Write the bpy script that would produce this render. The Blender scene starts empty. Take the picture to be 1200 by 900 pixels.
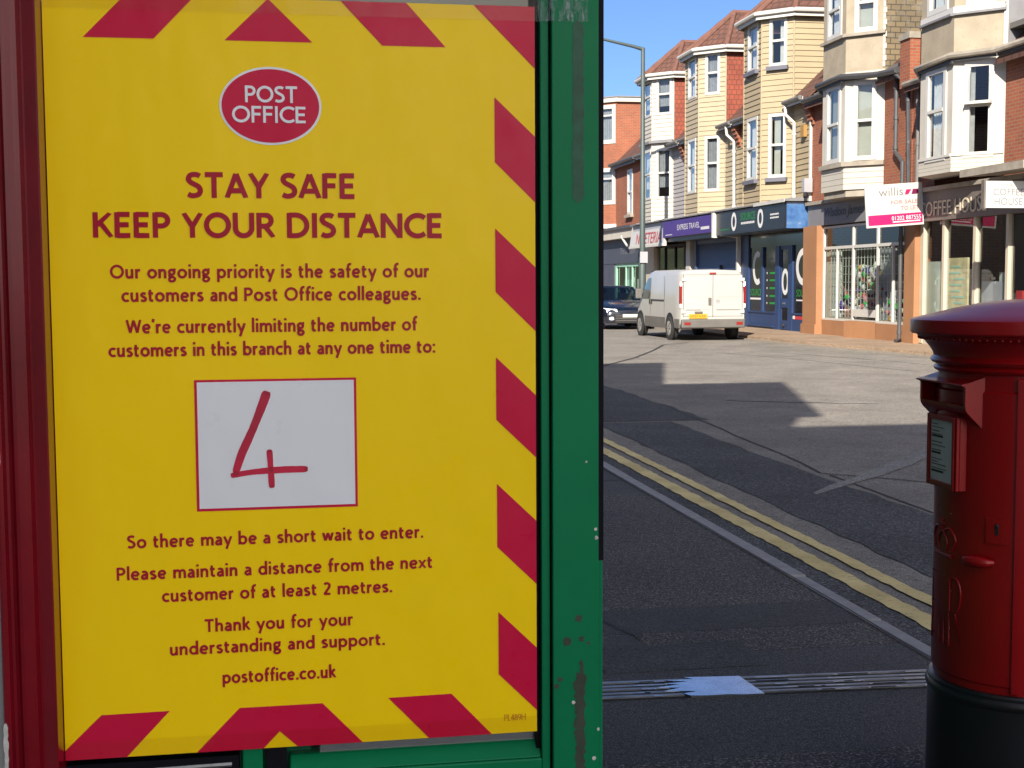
import bpy, math, random
from math import sin, cos, pi, radians, sqrt, atan2, hypot
from mathutils import Vector, Matrix
random.seed(7)
SC = bpy.context.scene
COL = SC.collection

# ------------------------------------------------------------------ camera, light, exposure
cam = bpy.data.cameras.new('camera')
cam.sensor_width = 36.0
cam.lens = 36.0 * 1550.0 / 1200.0
cam.clip_start = 0.05
cam.clip_end = 3000
camo = bpy.data.objects.new('camera', cam)
COL.objects.link(camo)
camo.location = (0, 0, 1.55)
_y, _p, _r = radians(9.67), radians(4.43), radians(0.28)
_f = Vector((sin(_y) * cos(_p), cos(_y) * cos(_p), -sin(_p)))
_r0 = Vector((cos(_y), -sin(_y), 0))
_u0 = _r0.cross(_f)
_rt = cos(_r) * _r0 - sin(_r) * _u0
_up = sin(_r) * _r0 + cos(_r) * _u0
camo.rotation_euler = Matrix((_rt, _up, -_f)).transposed().to_euler()
SC.camera = camo

SUN_AZ, SUN_EL = radians(26), radians(31)
world = bpy.data.worlds.new('World')
SC.world = world
world.use_nodes = True
wn = world.node_tree
sky = wn.nodes.new('ShaderNodeTexSky')
sky.sky_type = 'NISHITA'
sky.sun_disc = False
sky.sun_elevation = SUN_EL
sky.sun_rotation = radians(180) + SUN_AZ
sky.altitude = 2000
sky.air_density = 0.8
sky.dust_density = 5.0
sky.ozone_density = 6.0
_tc = wn.nodes.new('ShaderNodeTexCoord')
_dot = wn.nodes.new('ShaderNodeVectorMath')
_dot.operation = 'DOT_PRODUCT'
_dot.inputs[1].default_value = Vector((0.62, -0.72, 0.30)).normalized()  # unseen cloud bank behind the camera, added to brighten the poster
wn.links.new(_tc.outputs['Generated'], _dot.inputs[0])
_mr = wn.nodes.new('ShaderNodeMapRange')
_mr.interpolation_type = 'SMOOTHSTEP'
_mr.inputs['From Min'].default_value = 0.62
_mr.inputs['From Max'].default_value = 0.88
wn.links.new(_dot.outputs['Value'], _mr.inputs['Value'])
_cn = wn.nodes.new('ShaderNodeTexNoise')
_cn.inputs['Scale'].default_value = 2.6
_cn.inputs['Detail'].default_value = 7
_cn.inputs['Roughness'].default_value = 0.6
wn.links.new(_tc.outputs['Generated'], _cn.inputs['Vector'])
_cr = wn.nodes.new('ShaderNodeMapRange')
_cr.interpolation_type = 'SMOOTHSTEP'
_cr.inputs['From Min'].default_value = 0.36
_cr.inputs['From Max'].default_value = 0.58
wn.links.new(_cn.outputs['Fac'], _cr.inputs['Value'])
_cm = wn.nodes.new('ShaderNodeMath')
_cm.operation = 'MULTIPLY'
wn.links.new(_mr.outputs[0], _cm.inputs[0])
wn.links.new(_cr.outputs[0], _cm.inputs[1])
_cx = wn.nodes.new('ShaderNodeMix')
_cx.data_type = 'RGBA'
wn.links.new(_cm.outputs[0], _cx.inputs['Factor'])
wn.links.new(sky.outputs[0], _cx.inputs['A'])
_cx.inputs['B'].default_value = (15.4, 14.5, 13.2, 1)
wn.links.new(_cx.outputs['Result'], wn.nodes['Background'].inputs[0])
wn.nodes['Background'].inputs[1].default_value = 0.076
sun = bpy.data.lights.new('sun', 'SUN')
sun.energy = 5.0
sun.angle = radians(0.5)
sun.color = (1.0, 0.91, 0.77)
suno = bpy.data.objects.new('sun', sun)
COL.objects.link(suno)
_sd = Vector((-sin(SUN_AZ) * cos(SUN_EL), -cos(SUN_AZ) * cos(SUN_EL), sin(SUN_EL)))
suno.rotation_euler = _sd.to_track_quat('Z', 'Y').to_euler()
suno.location = (-20, -60, 40)
SC.view_settings.view_transform = 'Standard'
SC.view_settings.look = 'None'
SC.view_settings.gamma = 1.0
SC.view_settings.exposure = 1.2
SC.render.engine = 'CYCLES'
SC.cycles.max_bounces = 8
SC.cycles.transparent_max_bounces = 12
SC.cycles.use_denoising = True
SC.cycles.sample_clamp_indirect = 8.0

# ------------------------------------------------------------------ materials
def _nodes(name):
    m = bpy.data.materials.new(name)
    m.use_nodes = True
    nt = m.node_tree
    return m, nt, nt.nodes['Principled BSDF']

def rgba(c, k=1.0):
    return (min(1, c[0] * k), min(1, c[1] * k), min(1, c[2] * k), 1)

def pos(nt):
    return nt.nodes.new('ShaderNodeNewGeometry').outputs['Position']

def noise(nt, scale, detail=4.0, vec=None, rough=0.55):
    n = nt.nodes.new('ShaderNodeTexNoise')
    n.inputs['Scale'].default_value = scale
    n.inputs['Detail'].default_value = detail
    n.inputs['Roughness'].default_value = rough
    nt.links.new(vec if vec is not None else pos(nt), n.inputs['Vector'])
    return n.outputs['Fac']

def ramp(nt, fac, stops):
    r = nt.nodes.new('ShaderNodeValToRGB')
    e = r.color_ramp.elements
    while len(e) < len(stops):
        e.new(0.5)
    for i, (p, c) in enumerate(stops):
        e[i].position = p
        e[i].color = c if len(c) == 4 else rgba(c)
    nt.links.new(fac, r.inputs['Fac'])
    return r.outputs['Color']

def mixc(nt, fac, a, b, mode='MIX'):
    n = nt.nodes.new('ShaderNodeMix')
    n.data_type = 'RGBA'
    n.blend_type = mode
    for sock, v in ((n.inputs['Factor'], fac), (n.inputs['A'], a), (n.inputs['B'], b)):
        if hasattr(v, 'is_linked'):
            nt.links.new(v, sock)
        else:
            sock.default_value = v
    return n.outputs['Result']

def bump(nt, b, h, strength, dist):
    n = nt.nodes.new('ShaderNodeBump')
    n.inputs['Strength'].default_value = strength
    n.inputs['Distance'].default_value = dist
    nt.links.new(h, n.inputs['Height'])
    nt.links.new(n.outputs['Normal'], b.inputs['Normal'])

def mat(name, c, rough=0.6, var=0.12, scale=2.0, metal=0.0, bmp=0.0, bscale=60, coat=0.0, spec=0.5, dirt=0.0):
    """painted / plain surface with slight tonal wear"""
    m, nt, b = _nodes(name)
    b.inputs['Roughness'].default_value = rough
    b.inputs['Metallic'].default_value = metal
    b.inputs['Coat Weight'].default_value = coat
    b.inputs['Coat Roughness'].default_value = 0.12
    b.inputs['Specular IOR Level'].default_value = spec
    f = noise(nt, scale, 6)
    col = ramp(nt, f, [(0.3, rgba(c, 1 - var)), (0.7, rgba(c, 1 + var * 0.6))])
    if dirt:
        f2 = noise(nt, scale * 4, 8, rough=0.7)
        msk = ramp(nt, f2, [(0.52, (0, 0, 0, 1)), (0.72, (dirt, dirt, dirt, 1))])
        col = mixc(nt, msk, col, (c[0] * .45, c[1] * .42, c[2] * .36, 1))
    nt.links.new(col, b.inputs['Base Color'])
    if bmp:
        bump(nt, b, noise(nt, bscale, 3), bmp, 0.003)
    return m

def wallvec(nt, sx=1.0, sz=1.0):
    """(x + y, z) so that courses run level on any upright face"""
    s = nt.nodes.new('ShaderNodeSeparateXYZ')
    nt.links.new(pos(nt), s.inputs[0])
    a = nt.nodes.new('ShaderNodeMath')
    a.operation = 'SUBTRACT'
    nt.links.new(s.outputs[0], a.inputs[0])
    nt.links.new(s.outputs[1], a.inputs[1])
    k = nt.nodes.new('ShaderNodeMath')
    k.operation = 'MULTIPLY'
    k.inputs[1].default_value = sx
    nt.links.new(a.outputs[0], k.inputs[0])
    k2 = nt.nodes.new('ShaderNodeMath')
    k2.operation = 'MULTIPLY'
    k2.inputs[1].default_value = sz
    nt.links.new(s.outputs[2], k2.inputs[0])
    c = nt.nodes.new('ShaderNodeCombineXYZ')
    nt.links.new(k.outputs[0], c.inputs[0])
    nt.links.new(k2.outputs[0], c.inputs[1])
    return c.outputs[0]

def brickmat(name, c1, c2, mortar, bw, rh, ms=0.01, rough=0.85, sz=1.0, bmp=0.5, patch=None, bd=0.01):
    m, nt, b = _nodes(name)
    t = nt.nodes.new('ShaderNodeTexBrick')
    t.inputs['Color1'].default_value = rgba(c1)
    t.inputs['Color2'].default_value = rgba(c2)
    t.inputs['Mortar'].default_value = rgba(mortar)
    t.inputs['Scale'].default_value = 1.0
    t.inputs['Brick Width'].default_value = bw
    t.inputs['Row Height'].default_value = rh
    t.inputs['Mortar Size'].default_value = ms
    t.inputs['Bias'].default_value = -0.2
    v = wallvec(nt, 1.0, sz)
    nt.links.new(v, t.inputs['Vector'])
    f = noise(nt, 1.3, 6)
    col = mixc(nt, 0.5, t.outputs['Color'], ramp(nt, f, [(0.3, (0.35, 0.35, 0.35, 1)), (0.7, (0.68, 0.66, 0.62, 1))]), 'OVERLAY')
    if patch:
        f3 = noise(nt, 2.3, 7, rough=0.7)
        col = mixc(nt, ramp(nt, f3, [(0.5, (0, 0, 0, 1)), (0.66, (0.8, 0.8, 0.8, 1))]), col, rgba(patch))
    nt.links.new(col, b.inputs['Base Color'])
    b.inputs['Roughness'].default_value = rough
    if bmp:
        bump(nt, b, t.outputs['Fac'], -bmp, bd)
    return m

def asphalt(name, c, rough=0.85, speck=0.25, grain=190, bmp=0.6, big=0.25, tint=None, spec=0.35):
    m, nt, b = _nodes(name)
    g = noise(nt, grain, 2, rough=0.7)
    fine = ramp(nt, g, [(0.38, rgba(c, 0.45)), (0.5, rgba(c)), (0.58, rgba(c, 1.5)), (0.65, rgba(c, 1.8 + speck * 6))])
    st = noise(nt, grain * .3, 1)
    fine = mixc(nt, ramp(nt, st, [(0.60, (0, 0, 0, 1)), (0.67, (0.3, 0.3, 0.3, 1))]), fine, rgba(c, 1.9 + speck * 3))
    fine = mixc(nt, ramp(nt, st, [(0.33, (0.7, 0.7, 0.7, 1)), (0.40, (0, 0, 0, 1))]), fine, rgba(c, 0.4))
    p1 = noise(nt, 0.9, 7, rough=0.65)
    col = mixc(nt, 1.0, fine, ramp(nt, p1, [(0.28, (1 - big, 1 - big, 1 - big, 1)), (0.72, (1 + big, 1 + big, 1 + big, 1))]), 'MULTIPLY')
    p2 = noise(nt, 5.0, 8, rough=0.75)
    col = mixc(nt, 1.0, col, ramp(nt, p2, [(0.3, (0.8, 0.8, 0.8, 1)), (0.7, (1.12, 1.11, 1.1, 1))]), 'MULTIPLY')
    nt.links.new(col, b.inputs['Base Color'])
    nt.links.new(ramp(nt, p2, [(0.3, (rough - .12,) * 3 + (1,)), (0.7, (rough + .06,) * 3 + (1,))]), b.inputs['Roughness'])
    b.inputs['Specular IOR Level'].default_value = spec
    bump(nt, b, g, bmp, 0.004)
    return m

def glassmat(name, tint=(0.86, 0.9, 0.92), boost=2.0, base=0.03):
    m = bpy.data.materials.new(name)
    m.use_nodes = True
    nt = m.node_tree
    nt.nodes.clear()
    out = nt.nodes.new('ShaderNodeOutputMaterial')
    tr = nt.nodes.new('ShaderNodeBsdfTransparent')
    tr.inputs[0].default_value = rgba(tint)
    gl = nt.nodes.new('ShaderNodeBsdfGlossy')
    gl.inputs['Roughness'].default_value = 0.01
    geo = nt.nodes.new('ShaderNodeNewGeometry')
    dt = nt.nodes.new('ShaderNodeVectorMath')
    dt.operation = 'DOT_PRODUCT'
    nt.links.new(geo.outputs['Normal'], dt.inputs[0])
    nt.links.new(geo.outputs['Incoming'], dt.inputs[1])
    ab = nt.nodes.new('ShaderNodeMath')
    ab.operation = 'ABSOLUTE'
    nt.links.new(dt.outputs['Value'], ab.inputs[0])
    iv = nt.nodes.new('ShaderNodeMath')
    iv.operation = 'SUBTRACT'
    iv.inputs[0].default_value = 1.0
    nt.links.new(ab.outputs[0], iv.inputs[1])
    pw = nt.nodes.new('ShaderNodeMath')
    pw.operation = 'POWER'
    pw.inputs[1].default_value = 5.0
    nt.links.new(iv.outputs[0], pw.inputs[0])
    fr = nt.nodes.new('ShaderNodeMath')       # Schlick: 0.04 + 0.96 (1 - cos)^5
    fr.operation = 'MULTIPLY_ADD'
    fr.inputs[1].default_value = 0.96
    fr.inputs[2].default_value = 0.04
    nt.links.new(pw.outputs[0], fr.inputs[0])
    k = nt.nodes.new('ShaderNodeMath')
    k.operation = 'MULTIPLY_ADD'
    k.use_clamp = True
    k.inputs[1].default_value = boost
    k.inputs[2].default_value = base
    nt.links.new(fr.outputs[0], k.inputs[0])
    mx = nt.nodes.new('ShaderNodeMixShader')
    nt.links.new(k.outputs[0], mx.inputs[0])
    nt.links.new(tr.outputs[0], mx.inputs[1])
    nt.links.new(gl.outputs[0], mx.inputs[2])
    nb = nt.nodes.new('ShaderNodeBump')
    nb.inputs['Strength'].default_value = 0.05
    nb.inputs['Distance'].default_value = 0.02
    nt.links.new(noise(nt, 1.6, 1), nb.inputs['Height'])
    nt.links.new(nb.outputs[0], gl.inputs['Normal'])
    nt.links.new(mx.outputs[0], out.inputs[0])
    return m

M = {}
M['glass'] = glassmat('window_glass')
M['shopglass'] = glassmat('shop_glass', (0.8, 0.86, 0.86), 1.3, 0.02)
M['carglass'] = glassmat('vehicle_glass', (0.25, 0.32, 0.34), 1.6, 0.05)
M['upvc'] = mat('white_window_frame', (0.46, 0.445, 0.415), 0.4, 0.06)
M['render_white'] = mat('white_painted_render', (0.43, 0.405, 0.36), 0.8, 0.1, 1.5, dirt=0.25)
M['render_beige'] = mat('weathered_beige_render', (0.3, 0.255, 0.19), 0.9, 0.16, 2.5, bmp=0.4, dirt=0.5)
M['clad_cream'] = mat('cream_clapboard', (0.3, 0.24, 0.15), 0.65, 0.07, 1.5)
M['clad_cream2'] = mat('pale_cream_clapboard', (0.325, 0.272, 0.185), 0.65, 0.07, 1.5)
M['clad_lilac'] = mat('pale_grey_clapboard', (0.28, 0.265, 0.27), 0.65, 0.07, 1.5)
M['clad_white'] = mat('white_clapboard', (0.42, 0.395, 0.345), 0.6, 0.06, 1.5, dirt=0.15)
M['brick'] = brickmat('orange_red_brick', (0.25, 0.068, 0.032), (0.19, 0.05, 0.026), (0.2, 0.12, 0.08), 0.225, 0.075)
M['redtile'] = brickmat('red_hung_tile', (0.225, 0.052, 0.03), (0.18, 0.042, 0.026), (0.1, 0.03, 0.02), 0.17, 0.17, 0.014, bmp=1.0, bd=0.02)
M['oldtile'] = brickmat('lichened_hung_tile', (0.155, 0.118, 0.068), (0.105, 0.084, 0.055), (0.045, 0.037, 0.03), 0.27, 0.14, 0.014, bmp=1.0, bd=0.03, patch=(0.18, 0.165, 0.14))
M['rooftile'] = brickmat('red_brown_roof_tile', (0.105, 0.045, 0.033), (0.082, 0.036, 0.026), (0.04, 0.02, 0.015), 0.3, 0.27, 0.022, sz=1.3, bmp=1.0, bd=0.03)
M['ridgetile'] = mat('ridge_tile', (0.13, 0.058, 0.042), 0.85, 0.2, 6)
M['gutter_white'] = mat('white_plastic_gutter', (0.46, 0.45, 0.42), 0.45, 0.08, 3)
M['gutter_grey'] = mat('grey_cast_gutter', (0.13, 0.125, 0.125), 0.6, 0.2, 4)
M['gutter_dark'] = mat('dark_iron_pipe', (0.055, 0.055, 0.06), 0.5, 0.2, 4)
M['lead'] = mat('lead_sheet', (0.17, 0.17, 0.18), 0.6, 0.2, 3, dirt=0.3)
M['sill_grey'] = mat('grey_window_sill', (0.11, 0.11, 0.14), 0.6, 0.1)
M['stone'] = mat('stained_stone_moulding', (0.27, 0.24, 0.2), 0.85, 0.25, 4, dirt=0.6)
M['orange'] = mat('apricot_painted_render', (0.28, 0.135, 0.063), 0.75, 0.1, 1.8, dirt=0.3)
M['taupe'] = mat('taupe_fascia_paint', (0.12, 0.1, 0.09), 0.6, 0.15, 2)
M['greyfascia'] = mat('pale_grey_fascia_paint', (0.16, 0.155, 0.165), 0.55, 0.1, 2)
M['creampaint'] = mat('cream_shopfront_paint', (0.42, 0.37, 0.29), 0.55, 0.08, 2)
M['interior'] = mat('dim_interior_wall', (0.13, 0.125, 0.115), 0.9, 0.2, 1)
M['interior_light'] = mat('light_interior_wall', (0.42, 0.44, 0.38), 0.9, 0.15, 1)
M['map_board'] = mat('printed_map_board', (0.5, 0.42, 0.24), 0.7, 0.3, 5, dirt=0.5)
M['alarm'] = mat('faded_ochre_plastic', (0.3, 0.17, 0.05), 0.5, 0.1)
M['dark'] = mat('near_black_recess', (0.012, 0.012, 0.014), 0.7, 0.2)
M['blind'] = mat('pale_blind_fabric', (0.3, 0.3, 0.255), 0.9, 0.08, 3)
M['curtain'] = mat('white_net_curtain', (0.5, 0.5, 0.48), 0.95, 0.15, 8)
M['greycurtain'] = mat('grey_net_curtain', (0.2, 0.21, 0.22), 0.95, 0.2, 8)
M['blue'] = mat('royal_blue_shop_paint', (0.014, 0.036, 0.11), 0.45, 0.12, 2, dirt=0.2)
M['blackvinyl'] = mat('black_window_vinyl', (0.012, 0.012, 0.016), 0.12, 0.2, 1.0, coat=0.3)
M['signblack'] = mat('black_sign_panel', (0.012, 0.014, 0.02), 0.35, 0.15)
M['purple'] = mat('purple_sign_panel', (0.05, 0.013, 0.17), 0.4, 0.1)
M['shutter'] = mat('blue_roller_shutter', (0.045, 0.075, 0.15), 0.45, 0.1, 2)
M['green_txt'] = mat('green_sign_lettering', (0.012, 0.24, 0.03), 0.5, 0.05)
M['white_txt'] = mat('white_sign_lettering', (0.6, 0.6, 0.6), 0.5, 0.04)
M['grey_txt'] = mat('grey_sign_lettering', (0.16, 0.16, 0.17), 0.5, 0.05)
M['faint_txt'] = mat('faded_grey_lettering', (0.16, 0.16, 0.175), 0.6, 0.05)
M['cream_txt'] = mat('cream_raised_lettering', (0.42, 0.37, 0.29), 0.5, 0.05)
M['black_txt'] = mat('black_sign_lettering', (0.03, 0.03, 0.035), 0.5, 0.05)
M['red_txt'] = mat('red_sign_lettering', (0.4, 0.03, 0.035), 0.5, 0.08)
M['pinkred_txt'] = mat('pale_red_lettering', (0.42, 0.12, 0.13), 0.5, 0.05)
M['pink'] = mat('magenta_sign_panel', (0.5, 0.01, 0.1), 0.4, 0.04)
M['maroon'] = mat('maroon_sign_mark', (0.13, 0.008, 0.05), 0.4, 0.05)
M['signwhite'] = mat('white_sign_panel', (0.43, 0.42, 0.405), 0.45, 0.04, dirt=0.1)
M['signgrey'] = mat('grey_sign_panel', (0.3, 0.3, 0.33), 0.5, 0.08)
M['slateblue'] = mat('slate_blue_shop_paint', (0.045, 0.052, 0.075), 0.6, 0.12, 2)
M['mint'] = mat('mint_green_paint', (0.24, 0.45, 0.34), 0.55, 0.08, 2)
M['vanwhite'] = mat('white_vehicle_paint', (0.35, 0.345, 0.335), 0.3, 0.05, 1.5, coat=0.4, dirt=0.08)
M['trimgrey'] = mat('grey_vehicle_plastic', (0.1, 0.095, 0.088), 0.6, 0.15, 3)
M['tyre'] = mat('black_rubber_tyre', (0.02, 0.02, 0.02), 0.8, 0.2, 6)
M['rim'] = mat('silver_wheel_rim', (0.5, 0.5, 0.5), 0.35, 0.1, metal=0.7)
M['redlens'] = mat('red_lamp_lens', (0.2, 0.008, 0.008), 0.15, 0.1, coat=0.6)
M['clearlens'] = mat('clear_lamp_lens', (0.75, 0.76, 0.78), 0.1, 0.08, 20, coat=0.8)
M['yellowplate'] = mat('yellow_number_plate', (0.5, 0.27, 0.008), 0.4, 0.05)
M['carblue'] = mat('navy_blue_car_paint', (0.003, 0.006, 0.016), 0.25, 0.1, 1.5, coat=0.9)
M['lamppole'] = mat('grey_green_painted_steel', (0.05, 0.07, 0.07), 0.5, 0.12, 3)
M['postred'] = mat('red_gloss_cast_iron', (0.3, 0.003, 0.005), 0.3, 0.12, 5, coat=0.2, spec=0.35, bmp=0.06, bscale=30)
M['postblack'] = mat('black_gloss_cast_iron', (0.010, 0.011, 0.014), 0.33, 0.2, 5, coat=0.2, bmp=0.1, bscale=30)
M['paper'] = mat('white_notice_paper', (0.72, 0.75, 0.8), 0.7, 0.08, 15, spec=0.1)
M['yellow'] = mat('yellow_poster_ink', (0.9, 0.62, 0.002), 0.42, 0.02, 3, spec=0.22)
M['magenta'] = mat('crimson_poster_ink', (0.54, 0.006, 0.05), 0.42, 0.03, 3, spec=0.22)
M['posterred'] = mat('dark_red_poster_lettering', (0.36, 0.008, 0.028), 0.42, 0.03, 5, spec=0.22)
M['posterwhite'] = mat('white_poster_ink', (0.72, 0.75, 0.82), 0.36, 0.02, 3)
M['marker'] = mat('red_marker_ink', (0.5, 0.006, 0.045), 0.4, 0.25, 25)
M['marker_dark'] = mat('overlapped_red_marker_ink', (0.36, 0.004, 0.03), 0.4, 0.2, 40)
M['code_txt'] = mat('small_orange_print', (0.55, 0.2, 0.01), 0.4, 0.03)
M['doorgreen'] = mat('green_powder_coated_frame', (0.0012, 0.165, 0.066), 0.42, 0.1, 6, spec=0.15, dirt=0.1)
M['jambred'] = mat('red_gloss_frame_paint', (0.14, 0.002, 0.008), 0.24, 0.25, 9, coat=0.2, spec=0.25)
M['rubber_and_shade'] = mat('black_seal_and_shade', (0.004, 0.004, 0.008), 0.6, 0.2, spec=0.12)
M['wear'] = mat('worn_brown_residue', (0.03, 0.045, 0.03), 0.7, 0.4, 40)
M['wear_green'] = mat('dark_green_residue', (0.003, 0.075, 0.04), 0.55, 0.3, 60)
M['chip_glint'] = mat('white_undercoat_and_glint', (0.5, 0.5, 0.5), 0.8, 0.3, 120)
M['nearwall'] = mat('grey_painted_wall', (0.36, 0.38, 0.41), 0.8, 0.12, 3)
M['chrome'] = mat('pale_metal', (0.5, 0.52, 0.55), 0.25, 0.1, metal=0.9)
M['steel'] = mat('weathered_galvanised_steel', (0.30, 0.31, 0.33), 0.42, 0.35, 9, metal=0.85, dirt=0.5)
M['steelbright'] = mat('polished_steel_cover', (0.6, 0.64, 0.7), 0.2, 0.15, 14, metal=1.0)
M['road'] = asphalt('grey_road_asphalt', (0.17, 0.157, 0.142), 0.88, 0.12, 120)
M['roaddark'] = asphalt('dark_coarse_asphalt', (0.05, 0.051, 0.054), 0.85, 0.3, 70, 1.0, 0.35)
M['pave'] = asphalt('dark_pavement_asphalt', (0.048, 0.048, 0.052), 0.8, 0.35, 150, 0.8)
M['pave2'] = asphalt('brownish_pavement_patch', (0.053, 0.05, 0.05), 0.82, 0.55, 90, 0.9)
M['pave3'] = asphalt('blackish_pavement_patch', (0.039, 0.039, 0.041), 0.78, 0.25, 160, 0.7)
M['farpave'] = asphalt('sandy_pavement', (0.25, 0.18, 0.125), 0.9, 0.05, 90, 0.3)
M['kerb'] = mat('grey_granite_kerb', (0.24, 0.24, 0.255), 0.75, 0.2, 14, bmp=0.5, bscale=120, dirt=0.3)
M['kerbfar'] = mat('pale_concrete_kerb', (0.22, 0.19, 0.16), 0.85, 0.15, 8)
M['stain'] = asphalt('pale_dusty_asphalt', (0.19, 0.185, 0.175), 0.9, 0.1, 120)
M['crack_and_shadow'] = mat('black_tar_and_shadow', (0.018, 0.018, 0.02), 0.7, 0.3, 20)
M['hill'] = mat('wooded_hillside', (0.045, 0.06, 0.03), 0.95, 0.4, 0.05)
M['ground'] = asphalt('distant_ground', (0.12, 0.11, 0.10), 0.9, 0.1, 20)

def yellowline():
    m, nt, b = _nodes('worn_yellow_road_paint')
    f = noise(nt, 26, 8, rough=0.75)
    f2 = noise(nt, 2.2, 3)
    a = ramp(nt, f2, [(0.35, (0.50, 0.39, 0.16, 1)), (0.65, (0.68, 0.56, 0.26, 1))])
    col = mixc(nt, ramp(nt, f, [(0.55, (0, 0, 0, 1)), (0.70, (0.85, 0.85, 0.85, 1))]), a, (0.07, 0.065, 0.06, 1))
    nt.links.new(col, b.inputs['Base Color'])
    b.inputs['Roughness'].default_value = 0.75
    bump(nt, b, noise(nt, 120, 2), 0.6, 0.004)
    return m
M['yline'] = yellowline()

def tapemat():
    m = glassmat('clear_adhesive_tape', (0.95, 0.93, 0.86), 0.25, 0.006)
    nt = m.node_tree
    gl = [n for n in nt.nodes if n.type == 'BSDF_GLOSSY'][0]
    gl.inputs['Roughness'].default_value = 0.12
    bm = [n for n in nt.nodes if n.type == 'BUMP'][0]
    bm.inputs['Strength'].default_value = 0.5
    bm.inputs['Distance'].default_value = 0.004
    [n for n in nt.nodes if n.type == 'TEX_NOISE'][0].inputs['Scale'].default_value = 28
    return m
def ripple(m):
    nt = m.node_tree
    b = nt.nodes['Principled BSDF']
    v = nt.nodes.new('ShaderNodeMapping')
    v.inputs['Scale'].default_value = (1.0, 1.0, 0.45)
    nt.links.new(pos(nt), v.inputs['Vector'])
    h = noise(nt, 9.0, 3, v.outputs[0])
    bump(nt, b, h, 0.16, 0.02)
    f = noise(nt, 30.0, 6, rough=0.7)
    nt.links.new(ramp(nt, f, [(0.35, (0.26,) * 3 + (1,)), (0.7, (0.42,) * 3 + (1,))]), b.inputs['Roughness'])
for n_ in ('yellow', 'magenta', 'posterwhite', 'posterred'):
    ripple(M[n_])
M['tape'] = tapemat()

def crinkletape():
    m = bpy.data.materials.new('crinkled_tape_end')
    m.use_nodes = True
    nt = m.node_tree
    b = nt.nodes['Principled BSDF']
    b.inputs['Base Color'].default_value = (0.3, 0.42, 0.42, 1)
    b.inputs['Roughness'].default_value = 0.25
    _mp = nt.nodes.new('ShaderNodeMapping')
    _mp.inputs['Rotation'].default_value = (0, 0.8, 0)
    _mp.inputs['Scale'].default_value = (2.2, 1, 0.6)
    nt.links.new(pos(nt), _mp.inputs['Vector'])
    f = noise(nt, 90, 6, _mp.outputs[0], rough=0.65)
    nt.links.new(ramp(nt, f, [(0.42, (0.0,) * 3 + (1,)), (0.66, (0.6,) * 3 + (1,))]), b.inputs['Alpha'])
    bump(nt, b, f, 1.0, 0.004)
    return m
M['tapeend'] = crinkletape()

def skypicture():
    m, nt, b = _nodes('printed_blue_sky_picture')
    f = noise(nt, 2.2, 6)
    col = ramp(nt, f, [(0.42, (0.03, 0.085, 0.23, 1)), (0.56, (0.06, 0.14, 0.3, 1)), (0.66, (0.36, 0.28, 0.2, 1))])
    nt.links.new(col, b.inputs['Base Color'])
    b.inputs['Roughness'].default_value = 0.4
    return m
M['skypic'] = skypicture()

# ------------------------------------------------------------------ mesh builder
WL = {}   # world location of each empty / object origin

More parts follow.
